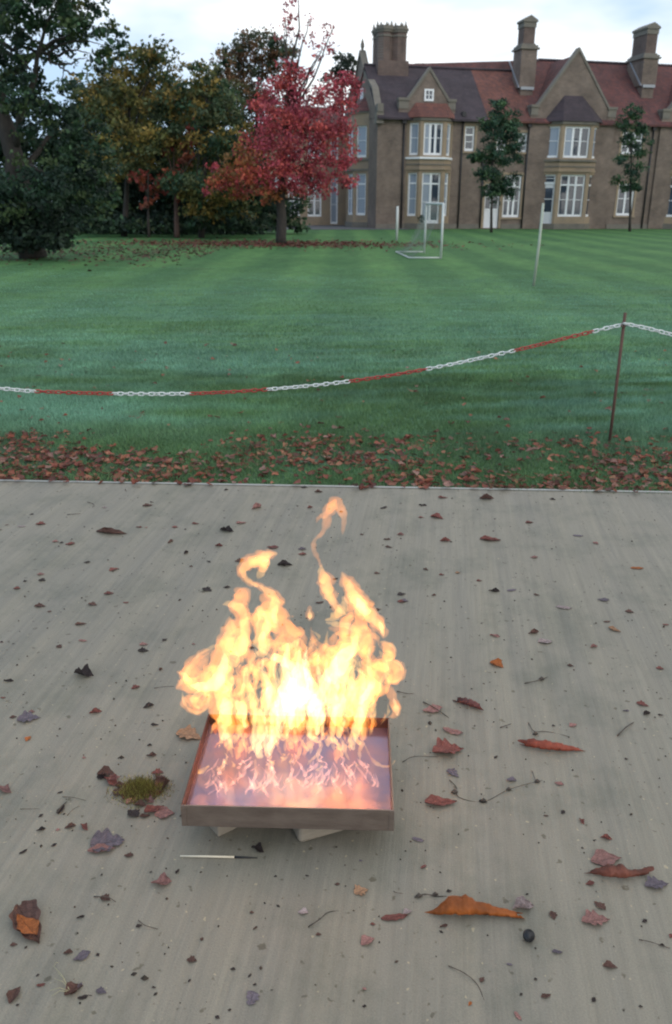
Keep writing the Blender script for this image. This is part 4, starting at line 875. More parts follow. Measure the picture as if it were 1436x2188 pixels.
F('m', 1.88, (1150, 1100, 10), (1090, 1070, 18), (1050, 1130, 16), (1080, 1180, 16), (1020, 1240, 30), (960, 1300, 50))
F('o', 1.88, (250, 980, 12), (190, 1040, 40), (140, 1090, 46), (130, 1150, 40), (200, 1200, 30)); F('o', 1.88, (120, 1230, 20), (150, 1270, 42), (200, 1260, 40), (230, 1200, 30)); F('m', 1.88, (230, 1180, 20), (170, 1230, 26), (150, 1280, 20), (190, 1310, 8))
F('o', 1.89, (1290, 960, 20), (1320, 1060, 46), (1335, 1110, 44), (1300, 1160, 30)); F('o', 1.89, (1260, 930, 20), (1300, 970, 34), (1290, 1020, 30), (1250, 1050, 20)); F('m', 1.88, (1240, 960, 8), (1270, 1010, 16), (1290, 1080, 16), (1260, 1150, 14), (1240, 1230, 6))
F('o', 1.89, (480, 470, 10), (500, 450, 30), (560, 440, 34), (600, 420, 16)); F('o', 1.88, (540, 500, 20), (560, 460, 34), (590, 430, 20))
# the bright heart: many upright tongues behind one another
for i in range(64):
    x = 400+i*12.6+random.uniform(-14, 14); c_ = abs(x-790)/430; top = 1010+120*math.sin(i*1.9)+60*math.sin(i*.7)+c_*60; r_ = random.uniform(16, 46)*(1.15-.5*c_); b_ = random.uniform(1380, 1500); Y = 1.89+random.uniform(-.03, .04)
    s1, s2 = random.uniform(-34, 34), random.uniform(-34, 34)
    F('h' if c_ < .5 and i % 2 else ('m' if i % 3 else 'o'), Y, (x+s1*.8, top, 3), (x+s1, top+(b_-top)*.22, r_*.6), (x-s1*.3, top+(b_-top)*.45, r_), (x+s2*.5, top+(b_-top)*.7, r_*.8), (x+s2*.2, b_, r_*.35))
for x, y, r, Y in ((700, 1180, 46, 1.9), (770, 1160, 58, 1.91), (830, 1220, 50, 1.9), (750, 1280, 60, 1.9), (660, 1290, 44, 1.89), (860, 1300, 40, 1.9)):
    F('h', Y, (x, y-r*2, r*.2), (x+r*.4, y-r*.8, r*.8), (x-r*.2, y+r*.4, r), (x+r*.2, y+r*1.4, r*.6), (x, y+r*2.4, r*.2))
for x, y in ((480, 850), (600, 900), (660, 990), (1080, 830), (1150, 900), (1200, 960), (1000, 920), (400, 940), (350, 1130), (250, 1120), (1250, 1140), (1180, 1240), (560, 820), (620, 840), (1120, 740), (440, 1040), (740, 960), (930, 1020), (480, 1130), (560, 1100), (650, 1080), (880, 1090), (960, 1160), (1050, 1210), (1110, 1120), (1000, 1290), (450, 1240), (390, 1180), (1080, 1300)):
    for q_ in range(2):
        a_ = random.uniform(0, 6.28); r_ = random.uniform(38, 66); F('o', 1.9+random.uniform(-.04, .03), (x+r_*math.cos(a_), y+r_*math.sin(a_)*1.4, 8), (x+r_*.9*math.cos(a_+1.2), y+r_*1.4*math.sin(a_+1.2), 26), (x+r_*.8*math.cos(a_+2.4), y+r_*1.4*math.sin(a_+2.4), 30), (x+r_*.8*math.cos(a_+3.6), y+r_*1.4*math.sin(a_+3.6), 16), (x+r_*.8*math.cos(a_+4.6), y+r_*1.5*math.sin(a_+4.6), 4))
F('m', 1.9, (470, 1010, 10), (500, 1080, 22), (560, 1120, 30), (590, 1200, 36), (560, 1320, 30))
# legs of fire down to the liquid
for x0, y0, x1, y1, r, Y, k in ((330, 1240, 330, 1500, 40, 1.86, 'h'), (400, 1260, 470, 1420, 34, 1.87, 'h'), (520, 1300, 540, 1610, 44, 1.86, 'h'), (620, 1300, 590, 1600, 40, 1.86, 'h'), (650, 1380, 600, 1590, 30, 1.85, 'h'), (840, 1300, 850, 1500, 34, 1.87, 'h'), (900, 1300, 880, 1470, 26, 1.87, 'h'), (960, 1300, 980, 1560, 22, 1.87, 'm'), (1130, 1290, 1090, 1560, 30, 1.86, 'h'), (1140, 1450, 1130, 1620, 16, 1.85, 'm'),
    (310, 1340, 250, 1460, 16, 1.86, 'm'), (1220, 1330, 1190, 1480, 15, 1.86, 'm'), (1170, 1310, 1225, 1420, 9, 1.86, 'm'), (450, 1340, 420, 1480, 30, 1.88, 'm'), (720, 1350, 640, 1520, 24, 1.87, 'm'), (790, 1360, 830, 1480, 20, 1.87, 'm'), (930, 1330, 1050, 1450, 18, 1.88, 'm'), (1040, 1340, 1060, 1450, 20, 1.88, 'm'), (700, 1440, 690, 1570, 16, 1.85, 'm'), (350, 1440, 380, 1600, 17, 1.85, 'm'), (450, 1440, 460, 1570, 15, 1.85, 'm'), (1010, 1470, 1070, 1620, 15, 1.84, 'm'), (900, 1480, 880, 1640, 15, 1.84, 'm')):
    F(k, Y, (x0, y0, r*.4), ((x0*2+x1)/3+r*.3, (y0*2+y1)/3, r), ((x0+x1*2)/3-r*.3, (y0+y1*2)/3, r*.8), (x1, y1, r*.4))
# deep orange between the legs, seen against the back wall
for x, y, r in ((280, 1420, 28), (400, 1400, 44), (450, 1430, 40), (760, 1390, 50), (740, 1440, 60), (980, 1380, 44), (1010, 1420, 40), (1200, 1400, 26), (600, 1400, 40), (860, 1430, 40), (1090, 1390, 30)):
    F('r', 1.95, (x, y-r*1.5, r*.3), (x+6, y-r*.4, r), (x-6, y+r*.5, r*.9), (x, y+r*1.4, r*.3))
# low curtain of fire along the surface
for i in range(44):
    x = 300+i*19+random.uniform(-12, 12); y = 1500+random.uniform(-30, 60)+25*math.sin(i*.55); r_ = random.uniform(8, 24); l_ = random.uniform(60, 170); s1 = random.uniform(-40, 40)
    F('omm'[i % 3], 1.85+random.uniform(-.03, .03), (x+s1, y-l_*.6, 3), (x+s1*.4, y-l_*.25, r_*.7), (x, y+l_*.05, r_), (x-s1*.4, y+l_*.25, r_*.6), (x-s1*.9+random.uniform(-20, 20), y+l_*.45, 2))
for i in range(24):
    x = random.uniform(290, 1180); y = random.uniform(1560, 1640); l_ = random.uniform(50, 130); s1 = random.uniform(-60, 60)
    F('m' if i % 2 else 't', 1.82, (x, y, 3), (x+s1*.4+10, y+l_*.2, 8), (x+s1*.6-8, y+l_*.45, 10), (x+s1, y+l_*.6, 3))
for i in range(80):   # thin pinkish wisps over the liquid, mostly standing in for flame reflections
    x = random.uniform(230, 1250); y = random.uniform(1590, 1740); l_ = random.uniform(70, 190); a = random.uniform(-.9, .9); Y = 1.80-(y-1600)/1500
    F('t', Y, (x, y, 3), (x+l_*.4*math.sin(a)+8, y+l_*.35, random.uniform(5, 15)), (x+l_*.7*math.sin(a)-6, y+l_*.55, random.uniform(4, 9)), (x+l_*math.sin(a), y+l_*.8, 2))
F('m', 1.81, (1150, 1500, 6), (1190, 1590, 10), (1240, 1640, 14), (1300, 1650, 9), (1335, 1620, 6), (1332, 1595, 3)); F('m', 1.79, (165, 1700, 6), (195, 1680, 18), (230, 1655, 12), (240, 1640, 4)); F('m', 1.8, (510, 1600, 8), (520, 1680, 12), (560, 1740, 14), (600, 1750, 5)); F('m', 1.8, (330, 1600, 8), (320, 1680, 14), (305, 1710, 12))
# loose curls that break up the mass
for i in range(60):
    x = random.uniform(300, 1260); top = 950+.0009*(x-760)**2; y = random.uniform(top, 1420); r = random.uniform(5, 13); a = random.uniform(-1.2, 1.2); l_ = random.uniform(60, 170)
    F(random.choice('mmo'), 1.84+random.uniform(-.03, .02), (x, y, 2), (x+l_*.3*math.sin(a), y-l_*.3, r), (x+l_*.3*math.sin(a+1.2)+12, y-l_*.6, r*1.2), (x+l_*.5*math.sin(a), y-l_, 2))
KM = {'o': F_OUT, 'm': F_MID, 'h': F_HOT, 'r': F_RED, 't': F_THIN}
for i, (k, Y, p) in enumerate(FL): flame(p, KM[k], Y, .5 if k != 't' else .35, .14, i)

# ------------------------------------------------------------ leaves on the concrete
LEAF1 = leafmat('dry_leaf', .55, .12, True)
def leafmesh(kind, seed):
    r = random.Random(seed); nu, nv = 26, 8; vs, fs = [], []
    curl = {'flat': .5, 'oak': .9, 'cup': 1.7, 'roll': 4.4, 'twist': 2.4, 'palm': .6}[kind]; bend = r.uniform(-.6, 1.1); tw = {'twist': 1.8}.get(kind, r.uniform(-.4, .4)); ph = r.uniform(0, 6)
    for i in range(nu+1):
        t = i/nu; wd = math.sin(math.pi*min(1, t*1.0+.02))**.75*.34*(1.15-.4*abs(t-.45))
        if kind == 'oak': wd *= .72+.42*abs(math.sin(t*math.pi*4.2+.4))
        if kind == 'palm': wd = (.24+.2*abs(math.sin(t*math.pi*3)))*math.sin(math.pi*min(.98, t+.02))**.5
        wd = max(wd, .012)
        for j in range(nv+1):
            q = j/nv*2-1; a = q*curl*.5*(1+.3*math.sin(t*5+ph)); c = curl*.5/wd if curl else 1
            wj = wd*(1+.1*math.sin(j*1.7+i*.9+ph)*(abs(q) > .9))
            y = math.sin(a)/max(curl*.5, .01)*wj; z = (1-math.cos(a))/max(curl*.5, .01)*wj+.018*abs(q)**.5
            y, z = y*math.cos(tw*(t-.5))-z*math.sin(tw*(t-.5)), abs(y*math.sin(tw*(t-.5))+z*math.cos(tw*(t-.5)))
            z += .12*bend*(t-.5)**2*4*.6+.014*math.sin(i*.7+j*1.6+ph); vs.append((t-.5, y+.05*math.sin(t*4+ph), max(z, .0)+.006))
    for i in range(nu):
        for j in range(nv):
            k = i*(nv+1)+j; fs.append((k, k+1, k+nv+2, k+nv+1))
    me = bpy.data.meshes.new('leaf'); me.from_pydata(vs, [], fs); me.materials.append(LEAF1); me.shade_smooth(); return me
def stalk(me, L_=.3):     # add a stalk to a leaf mesh copy
    return me
KIN = {k: [leafmesh(k, 100+i*7+ord(k[0])) for i in range(4)] for k in ('flat', 'oak', 'cup', 'roll', 'twist', 'palm')}
COL = {'r': (.21, .075, .062), 'o': (.42, .13, .035), 'p': (.33, .17, .15), 'd': (.045, .032, .03), 'v': (.17, .14, .165), 'w': (.42, .33, .32), 't': (.42, .24, .14), 'b': (.13, .068, .054), 'g': (.07, .09, .04)}
CN = {'r': 'red-brown', 'o': 'orange', 'p': 'pinkish brown', 'd': 'blackened', 'v': 'mauve-grey', 'w': 'pale', 't': 'tan', 'b': 'dark brown', 'g': 'mossy green'}
conv = {'A': (0, 1040, 2.992), 'B': (860, 1040, 2.493), 'C': (0, 1600, 2.992), 'D': (460, 1700, 2.872), 'E': (860, 1640, 2.493), 'F': (360, 1040, 2.7615), 'G': (360, 1400, 2.7615)}
LABN = {}
def where(x, y):
    v = 'near the far edge of the concrete' if y < 1180 else 'behind the flames' if y < 1400 and 420 < x < 880 else 'level with the flame tops' if y < 1400 else 'level with the tray' if y < 1760 else 'in the near foreground'
    h = 'at far left' if x < 200 else 'at left' if x < 430 else 'in the middle' if x < 860 else 'at right' if x < 1180 else 'at far right'
    return v if v == 'behind the flames' else v+', '+h
def leaf(x, y, ln, ang, col, kind=None, label=None, wid=1., view='', z=.001, lift=1.):
    r = random.Random(int(x*7+y*13)); a = R(ang); k = kind or r.choice(['flat', 'oak', 'cup', 'twist', 'oak'])
    p0, p1 = G(x-ln/2*math.cos(a), y+ln/2*math.sin(a)), G(x+ln/2*math.cos(a), y-ln/2*math.sin(a)); L_ = min((p1-p0).length, ln*PX((p0.y+p1.y)/2+.3)*1.9)
    o = bpy.data.objects.new('leaf' if ln > 7 else 'leaf_scrap', r.choice(KIN[k])); C.objects.link(o)
    o.location = G(x, y)+Vector((0, 0, z)); d = p1-p0
    o.rotation_euler = (0, 0, math.atan2(d.y, d.x)); s_ = L_*(1.0 if ln > 40 else .86); o.scale = (s_, s_*wid*(.72 if k != 'roll' else .8), s_*lift*(.85 if k != 'roll' else .55))
    c = COL[col]; f = r.uniform(.8, 1.2); o.color = (c[0]*f, c[1]*f, c[2]*f, 1)
    if not label:
        size = 'tiny' if ln < 14 else 'small' if ln < 30 else 'palm-sized'
        label = f'{size} {CN[col]} dry leaf {where(x, y)}'; grp = label.replace('dry leaf', 'leaves')
        tag(o, label, 'leaf', grp)
    else: tag(o, label, 'leaf', None)
    return o
LS = '''A 670 135 40 0 w|A 205 178 34 0 d|A 140 255 60 0 w|A 262 240 78 0 r|A 45 245 30 10 b|A 945 122 80 5 b|A 970 100 30 0 d|A 890 260 44 0 r|A 935 262 24 0 p|A 1120 260 50 0 r|A 1250 238 54 0 r|A 1425 275 40 0 b|A 355 352 50 0 p|A 392 360 34 0 d|A 450 368 76 4 r|A 1090 352 40 40 b|A 1190 425 40 30 d|A 1335 480 30 -20 d|A 1222 512 28 0 b|A 730 530 74 18 r|A 558 485 50 0 d|A 1400 380 60 0 r|A 262 562 60 4 p|A 270 600 56 -6 d|A 162 605 36 10 d|A 110 652 56 0 r|A 1325 662 78 -14 d|A 697 685 76 4 r|A 258 765 90 0 b|A 316 800 34 0 b|A 593 755 70 -8 b|A 805 742 46 0 r|A 516 880 86 6 b|A 530 985 64 -6 p|A 378 1025 44 -20 b|A 920 1010 68 4 p|A 918 1050 86 0 d|A 1055 980 40 30 d|A 85 1005 20 0 d|A 870 1285 72 15 r|A 55 1242 78 0 d|A 20 1350 40 0 r|A 205 1440 50 0 p|A 85 1475 56 8 b|A 612 1445 100 10 r|A 182 1612 56 45 o|A 950 1405 90 14 d|A 990 1525 60 0 d|A 958 1655 40 0 d|A 540 1735 36 5 p|A 1010 1830 90 0 r|A 1030 1170 30 50 b|A 1240 1008 30 0 p|A 10 995 30 0 r
B 215 60 58 0 r|B 448 66 92 2 b|B 108 100 52 -4 d|B 800 68 40 -8 d|B 185 165 86 -12 r|B 100 165 36 0 r|B 676 192 50 4 r|B 228 290 68 2 r|B 468 284 110 -2 r|B 935 262 64 -2 v|B 1030 302 40 -20 p|B 1250 435 80 0 o|B 210 470 36 0 r|B 295 460 36 0 t|B 410 502 38 0 r|B 125 442 36 -15 b|B 488 558 70 -6 d|B 582 552 56 10 v|B 166 580 32 0 b|B 1070 605 76 -6 v|B 860 645 98 -6 w|B 1210 668 60 -10 b|B 1090 720 42 6 b|B 1130 765 84 -18 t|B 1402 736 40 0 r|B 492 796 66 -10 p|B 698 780 68 8 b|B 1020 855 46 10 p|B 1372 970 54 -8 r|B 895 955 44 -10 b|B 715 578 40 -8 b|B 10 610 54 -5 v|B 702 378 50 0 p|B 160 1190 110 6 p|B 268 1306 110 -14 p|B 1190 1195 40 0 v|B 1302 1212 46 20 d|B 1375 1218 34 0 d|B 910 1272 50 20 p|B 270 1530 90 -30 v|B 580 1565 70 -8 v|B 835 1585 62 -18 p|B 1280 1162 84 -14 r|B 805 1275 24 0 d|B 498 1442 26 50 d|B 1193 1452 26 0 d|B 370 1078 18 0 d
C 30 265 110 -30 p|C 385 280 46 20 d|C 262 430 46 30 d|C 262 520 74 10 d|C 392 390 80 60 d|C 150 660 70 30 d|C 345 618 50 20 d|C 540 505 70 -40 r|C 450 500 90 10 b|C 372 520 40 10 p|C 825 685 72 -4 b|C 1135 785 44 60 d|C 965 790 24 0 d|C 650 808 24 50 d|C 516 1078 66 18 d|C 890 1135 54 20 d|C 675 960 80 -20 b|C 525 1330 124 22 v|C 436 1305 74 0 b|C 625 1320 30 -60 d|C 1228 1355 80 -8 b|C 1292 1218 34 60 b|C 262 1512 70 10 r|C 515 1520 60 70 v|C 465 1560 70 10 b|C 530 1592 80 10 d|C 650 1555 84 -10 v|C 985 1528 34 0 d|C 1212 1485 34 40 d|C 115 1640 34 30 d|C 242 1450 34 20 d|C 1390 1720 40 -25 d|C 90 1255 60 12 b|C 968 45 80 0 b
D 565 494 28 0 d|D 748 546 40 0 b|D 225 720 36 0 b|D 245 815 40 40 b|D 635 855 44 6 b|D 108 1068 40 -10 d|D 212 1105 36 50 d|D 242 1162 30 0 d|D 15 1362 50 0 d|D 915 1295 34 0 d|D 915 1188 34 -30 p|D 968 792 40 0 r|D 1280 440 44 30 r|D 1245 272 90 -14 v|D 895 402 30 0 v|D 88 1318 30 0 d|D 850 1262 20 0 d|D 370 498 26 0 d|D 348 1195 20 0 d
E 110 530 38 40 p|E 250 660 36 10 d|E 220 846 52 20 b|E 955 290 50 -50 r|E 1085 380 78 -10 r|E 1000 620 60 6 r|E 765 258 32 0 b|E 855 240 30 45 d|E 1052 740 90 -40 b|E 800 790 60 -72 b|E 825 985 66 0 v|E 570 1050 40 -10 v|E 425 1132 40 60 b|E 710 1130 26 0 d|E 765 1220 64 20 b|E 1018 1240 36 45 d|E 1270 1276 28 0 d|E 615 1325 70 -50 p|E 360 1260 32 45 o|E 1290 820 36 20 d|E 1380 950 40 -5 d|E 430 185 56 -4 d|E 1430 900 30 60 r|E 960 430 20 0 d
F 340 20 34 10 d|F 520 125 74 20 p|F 835 125 40 10 r|F 888 32 60 0 b|F 800 5 50 0 d|F 1270 125 44 20 d|F 40 240 60 4 r|F 160 220 50 0 p|F 430 216 70 6 p|F 345 262 96 -8 d|F 615 360 80 -6 r|F 790 400 60 0 r|F 790 370 60 0 v|F 420 438 70 10 b|F 690 462 110 0 d|F 300 352 60 0 p|F 1290 312 50 0 b|F 1300 358 50 -10 b|F 1232 512 44 0 b|F 1375 680 60 -4 r|F 1375 636 60 8 d|F 893 685 56 8 b|F 1240 725 36 0 b|F 230 605 70 -14 b|F 345 595 50 0 d|F 1142 283 30 0 b|F 1370 285 50 0 p|F 130 472 34 0 d|F 985 545 40 10 d'''
def rolled(p0, p1, radii, label, col, arc=5.0, bow=0., seed=0, turn=.6):
    """a leaf curled into an open tube lying between two points of the ground"""
    rr = random.Random(seed); a, b = G(*p0), G(*p1); d = (b-a); L_ = d.length; d.normalize(); nrm = Vector((-d.y, d.x, 0)); nu, nv = 26, 14; vs, fs = [], []; k = len(radii)-1
    for i in range(nu+1):
        t = i/nu; f = t*k; i0 = min(int(f), k-1); R_ = radii[i0]+(radii[i0+1]-radii[i0])*(f-i0); R_ *= 1+.07*math.sin(i*1.1+seed)+.05*math.sin(i*2.7)
        ac = arc*(1-.12*math.sin(i*.8+seed)-.1*math.sin(i*2.1)); st = turn+.5*math.sin(t*3+seed)
        c = a+d*(L_*t)+nrm*(bow*math.sin(math.pi*t))+Vector((0, 0, R_*.95))
        for j in range(nv+1):
            q = st+ac*(j/nv); r2 = R_*(1-.28*(j/nv)+.05*math.sin(j*1.3+i*.9))
            c2_ = c+nrm*(r2*math.cos(q))+Vector((0, 0, r2*math.sin(q)))+d*(.004*math.sin(j*.9+i)*(1 if i in (0, nu) else .2)+(.012*math.sin(j*.5+seed) if i in (0, nu) else 0))
            vs.append((c2_.x-a.x, c2_.y-a.y, max(.001, c2_.z)))
    for i in range(nu):
        for j in range(nv): q = i*(nv+1)+j; fs.append((q, q+1, q+nv+2, q+nv+1))
    me = bpy.data.meshes.new('leaf'); me.from_pydata(vs, [], fs); me.materials.append(LEAF1); me.shade_smooth(); o = bpy.data.objects.new('leaf', me); C.objects.link(o); o.location = (a.x, a.y, 0); c = COL[col] if isinstance(col, str) else col; o.color = (*c, 1)
    return tag(o, label, 'leaf')
used = set()
for line in LS.split('\n'):
    for it in line.split('|'):
        p = it.split(); q = conv[line[0]] if p[0] in conv and len(p) == 6 else conv[line[0]]
        q = conv[p[0]]; x = q[0]+float(p[1])/q[2]; y = q[1]+float(p[2])/q[2]
        key = (round(x/9), round(y/7))
        if key in used: continue
        used.add(key); leaf(x, y, float(p[3])/q[2], float(p[4]), p[5])
# the leaves large enough to be told apart
rolled((1114, 1592), (1243, 1604), [.009, .014, .015, .015, .012, .008, .003], 'long red-brown leaf rolled into a tube, right of the tray', (.26, .06, .035), 4.6, -.012, 3, .4)
rolled((976, 1500), (1027, 1516), [.009, .012, .012, .009], 'short rolled dark red leaf up and right of the tray', (.13, .045, .04), 4.4, 0, 5, .9)
rolled((920, 1953), (1112, 1962), [.003, .014, .024, .023, .018, .014, .011, .009, .007], 'biggest leaf, rolled and glossy orange, in the right foreground', (.42, .115, .022), 4.9, .006, 9, .2)
leaf(1118, 1940, 46, 10, 'w', 'twist', 'crumpled pale pink leaf touching the tip of the big orange leaf', 1.2, lift=1.3)
rolled((1258, 1866), (1388, 1866), [.003, .011, .016, .017, .009, .008, .009], 'curled reddish brown leaf with a narrow upturned tip near the right edge', (.2, .065, .042), 4.0, -.012, 12, .1)
leaf(1295, 1838, 66, 6, 'p', 'flat', 'flat pinkish leaf just behind the curled brown leaf at right'); leaf(1403, 1892, 50, 8, 'v', 'oak', 'mauve lobed leaf at the right edge beside the curled brown leaf')
leaf(1273, 1968, 60, 6, 'p', 'oak', 'pinkish lobed oak leaf below the curled brown leaf at right'); leaf(1304, 2066, 38, -6, 'b', 'cup', 'small cupped brown leaf low at the right')
leaf(62, 1976, 92, -58, 'b', 'cup', 'large folded brown and orange leaf at the far left foreground', 1.15, lift=1.2); leaf(60, 1988, 60, -50, 'o', 'flat', 'orange flap of dry leaf on the large folded leaf at far left', .8, z=.012)
leaf(405, 1573, 58, -12, 't', 'oak', 'tan oak leaf lying against the left side of the tray', 1.1); leaf(230, 1802, 74, 10, 'v', 'palm', 'flat mauve palmate leaf left of the match, below the moss', 1.5)
leaf(218, 1818, 62, 6, 'p', 'flat', 'thin pinkish leaf under the mauve palmate leaf', .6, z=.003); leaf(942, 1717, 68, 4, 'r', 'cup', 'reddish cupped leaf with dark curled tip just right of the tray', 1.)
leaf(772, 1905, 36, 20, 't', 'oak', 'pale tan angular leaf below the tray', 1.5); leaf(648, 1950, 26, -10, 'w', 'cup', 'small whitish crumpled leaf below the tray', 1.4)
leaf(843, 1961, 58, 8, 'r', 'flat', 'narrow pink-red leaf left of the big orange leaf', .7); leaf(871, 1950, 24, 20, 'w', 'cup', 'tiny pale leaf at the end of the narrow pink-red leaf', 1.2)
leaf(786, 2012, 38, 30, 'p', 'cup', 'mauve-pink leaf on its edge in the middle foreground', 1.3); leaf(538, 2134, 36, 70, 'v', 'palm', 'rounded purple leaf at the bottom middle', 1.6)
leaf(345, 1888, 44, 0, 'p', 'twist', 'crinkled pinkish leaf with a dark fold left below the match', 1.3, lift=1.5); leaf(551, 1817, 34, -20, 'd', 'twist', 'dark shrivelled leaf at the end of the matchstick', 1.3, lift=1.4)
leaf(180, 1443, 42, -8, 'd', 'twist', 'dark crumpled mauve leaf left of the flames', 1.2, lift=1.5); leaf(62, 1536, 52, 8, 'v', 'oak', 'flat grey-mauve lobed leaf at the far left', 1.3)
leaf(238, 1139, 66, -3, 'b', 'roll', 'long dark curled leaf near the far edge at left', .9); leaf(1062, 1421, 38, -22, 'o', 'cup', 'bright orange leaf right of the flames', 1.4); leaf(1165, 1372, 34, 5, 'w', 'cup', 'light pink cupped leaf right of the flames', 1.5)
leaf(957, 1606, 66, 8, 'r', 'oak', 'red-brown lobed leaf beside the tray on its right', 1.2, lift=1.6); leaf(32, 2126, 44, 60, 'b', 'cup', 'brown and mauve leaf at the bottom left corner', 1.1); leaf(158, 2116, 46, 30, 'b', 'cup', 'dark brown leaf with straw beside it at the bottom left', 1.2, lift=1.4)
# nutshell, twigs, matchstick, moss
NUT = mat('black_shell', (.012, .012, .014), .45)
s = MB(); vs = []; o_ = G(1125, 2004)
s.tube([(0, 0, 0), (0, 0, .004), (0, 0, .011), (0, 0, .016), (0, 0, .017), (0, 0, .012), (0, 0, .006)], [.006, .011, .0135, .0125, .0105, .009, .003], 14, up=(0, 1, 0))
o = s.build('nut_shell', NUT, None, True); o.location = o_; o.rotation_euler = (.5, .3, 0); o.location.z = .003; tag(o, 'round black hollow nut shell below the big orange leaf', 'nut shell')
TWG = mat('dark_twig', (.05, .04, .033), .85, var=(.09, .07, .055), vscale=60)
def twig(pts, r, label, group=None, name='twig', m=TWG, knots=()):
    P = [G(x, y)+Vector((0, 0, r+.001+.003*math.sin(i*1.7))) for i, (x, y) in enumerate(pts)]; P0 = P[0].copy(); P0.z = 0
    q = spl([p-P0 for p in P], 4); s = MB(); n = len(q); s.tube(q, [r*(1-.5*i/n)*(1+.25*math.sin(i*2.1)) for i in range(n)], 6, up=(0, 0, 1))
    for (kx, ky, kr) in knots: 
        c = G(kx, ky)-P0; s.tube([c+Vector((-kr*1.3, 0, kr*.3)), c+Vector((0, 0, kr)), c+Vector((kr*1.3, .3*kr, kr*.4))], [kr*.3, kr, kr*.3], 7, up=(0, 0, 1))
    o = s.build(name, m, None, True); o.location = P0; tag(o, label, 'twig', group); return o
E_ = lambda *p: [(860+x/2.493, 1640+y/2.493) for x, y in p]; B_ = lambda *p: [(860+x/2.493, 1040+y/2.493) for x, y in p]; C_ = lambda *p: [(x/2.992, 1600+y/2.992) for x, y in p]; A_ = lambda *p: [(x/2.992, 1040+y/2.992) for x, y in p]; D_2 = lambda *p: [(460+x/2.872, 1700+y/2.872) for x, y in p]
twig(E_((250, 70), (285, 110), (300, 160), (430, 182), (560, 125), (700, 85), (745, 68)), .0012, 'long thin jointed twig running right from the tray', knots=[(971, 1695, .007), (1033, 1713, .006), (1087, 1688, .005), (1148, 1672, .006)])
twig(E_((690, 20), (702, 60), (712, 85)), .001, 'short twig spur at the end of the long jointed twig'); twig(B_((110, 1150), (170, 1185), (245, 1232)), .0019, 'dark straight twig across a pink leaf, right of the tray')
twig(B_((1145, 1330), (1190, 1290), (1232, 1258)), .0024, 'dark slanting twig near the right edge, level with the tray'); twig(B_((520, 1286), (580, 1270)), .0015, 'short dark twig up and left of the long rolled leaf')
twig(B_((670, 1258), (700, 1310), (760, 1305), (840, 1318), (880, 1335)), .0012, 'wispy dark stem lying behind the long rolled leaf', knots=[(1144, 1570, .006)]); twig(B_((650, 1050), (720, 1040), (775, 1015)), .0017, 'dark forked twig up and right of the flames', knots=[(1157, 1453, .007)])
twig(B_((-30, 1092), (20, 1108), (60, 1104)), .0013, 'thin twig touching the right side of the flames'); twig(B_((0, 1470), (60, 1445), (190, 1440)), .0011, 'thin twig leading from the tray to the red-brown lobed leaf')
twig(E_((65, 695), (120, 685), (180, 688), (235, 686)), .0017, 'dark knobbly twig left of the big orange leaf', knots=[(895, 1917, .006), (930, 1913, .005)]); twig(D_2((570, 810), (640, 770), (690, 720), (750, 706)), .0014, 'curved brown stem below the tray, by the whitish leaf')
twig(C_((365, 415), (395, 380), (428, 342)), .0022, 'short dark twig at left between moss and far left edge'); twig(C_((430, 430), (470, 395), (512, 366)), .0008, 'hair-thin brown stem at left'); twig(C_((400, 310), (470, 320), (550, 332)), .0008, 'thin brown stem left of the moss'); twig(C_((130, 388), (255, 392)), .0007, 'thin reddish stem at far left')
twig(C_((600, 950), (690, 960), (742, 982)), .0013, 'thin bent stem in the left foreground'); twig(C_((885, 1100), (930, 1140), (1010, 1155)), .0011, 'faint bent stem beside a pale patch in the left foreground'); twig(C_((520, 1590), (545, 1586), (590, 1580)), .0012, 'short dark twig low at bottom left')
twig(E_((245, 1060), (330, 1105), (400, 1160), (440, 1250)), .0011, 'long faint curved stem at the bottom right'); twig(E_((1260, 920), (1320, 938), (1425, 965)), .0011, 'faint straight stem near the lower right edge'); twig(A_((985, 1290), (1060, 1285), (1115, 1278)), .0009, 'thin reddish stem touching the left side of the flames')
twig(A_((430, 180), (515, 178)), .0016, 'small dark twig near the far edge at left'); twig(A_((560, 100), (600, 118), (590, 135)), .0015, 'small angled dark twig near the far edge at left'); twig(D_2((1095, 590), (1110, 605), (1150, 602)), .0008, 'tiny bent stem below the tray on its right')
MW = mat('pale_splint', (.62, .55, .42), .6)
p = G(385, 1832); q_ = G(501, 1834); st = tag(empty('wooden_splint', (p.x, p.y, 0)), 'burnt-ended pale wooden splint lying in front of the tray', 'splint'); d = q_-p
MB().tube([(0, 0, .004), d*.5+Vector((0, 0, .0045)), d+Vector((0, 0, .004))], [.0022, .0028, .0028], 8, up=(0, 0, 1)).build('stick', MW, st, True)
MB().tube([d+Vector((0, 0, .004)), d*1.2+Vector((0, 0, .004)), d*1.42+Vector((0, 0, .003))], [.0026, .002, .001], 8, up=(0, 0, 1)).build('charred_end', NUT, st, True)
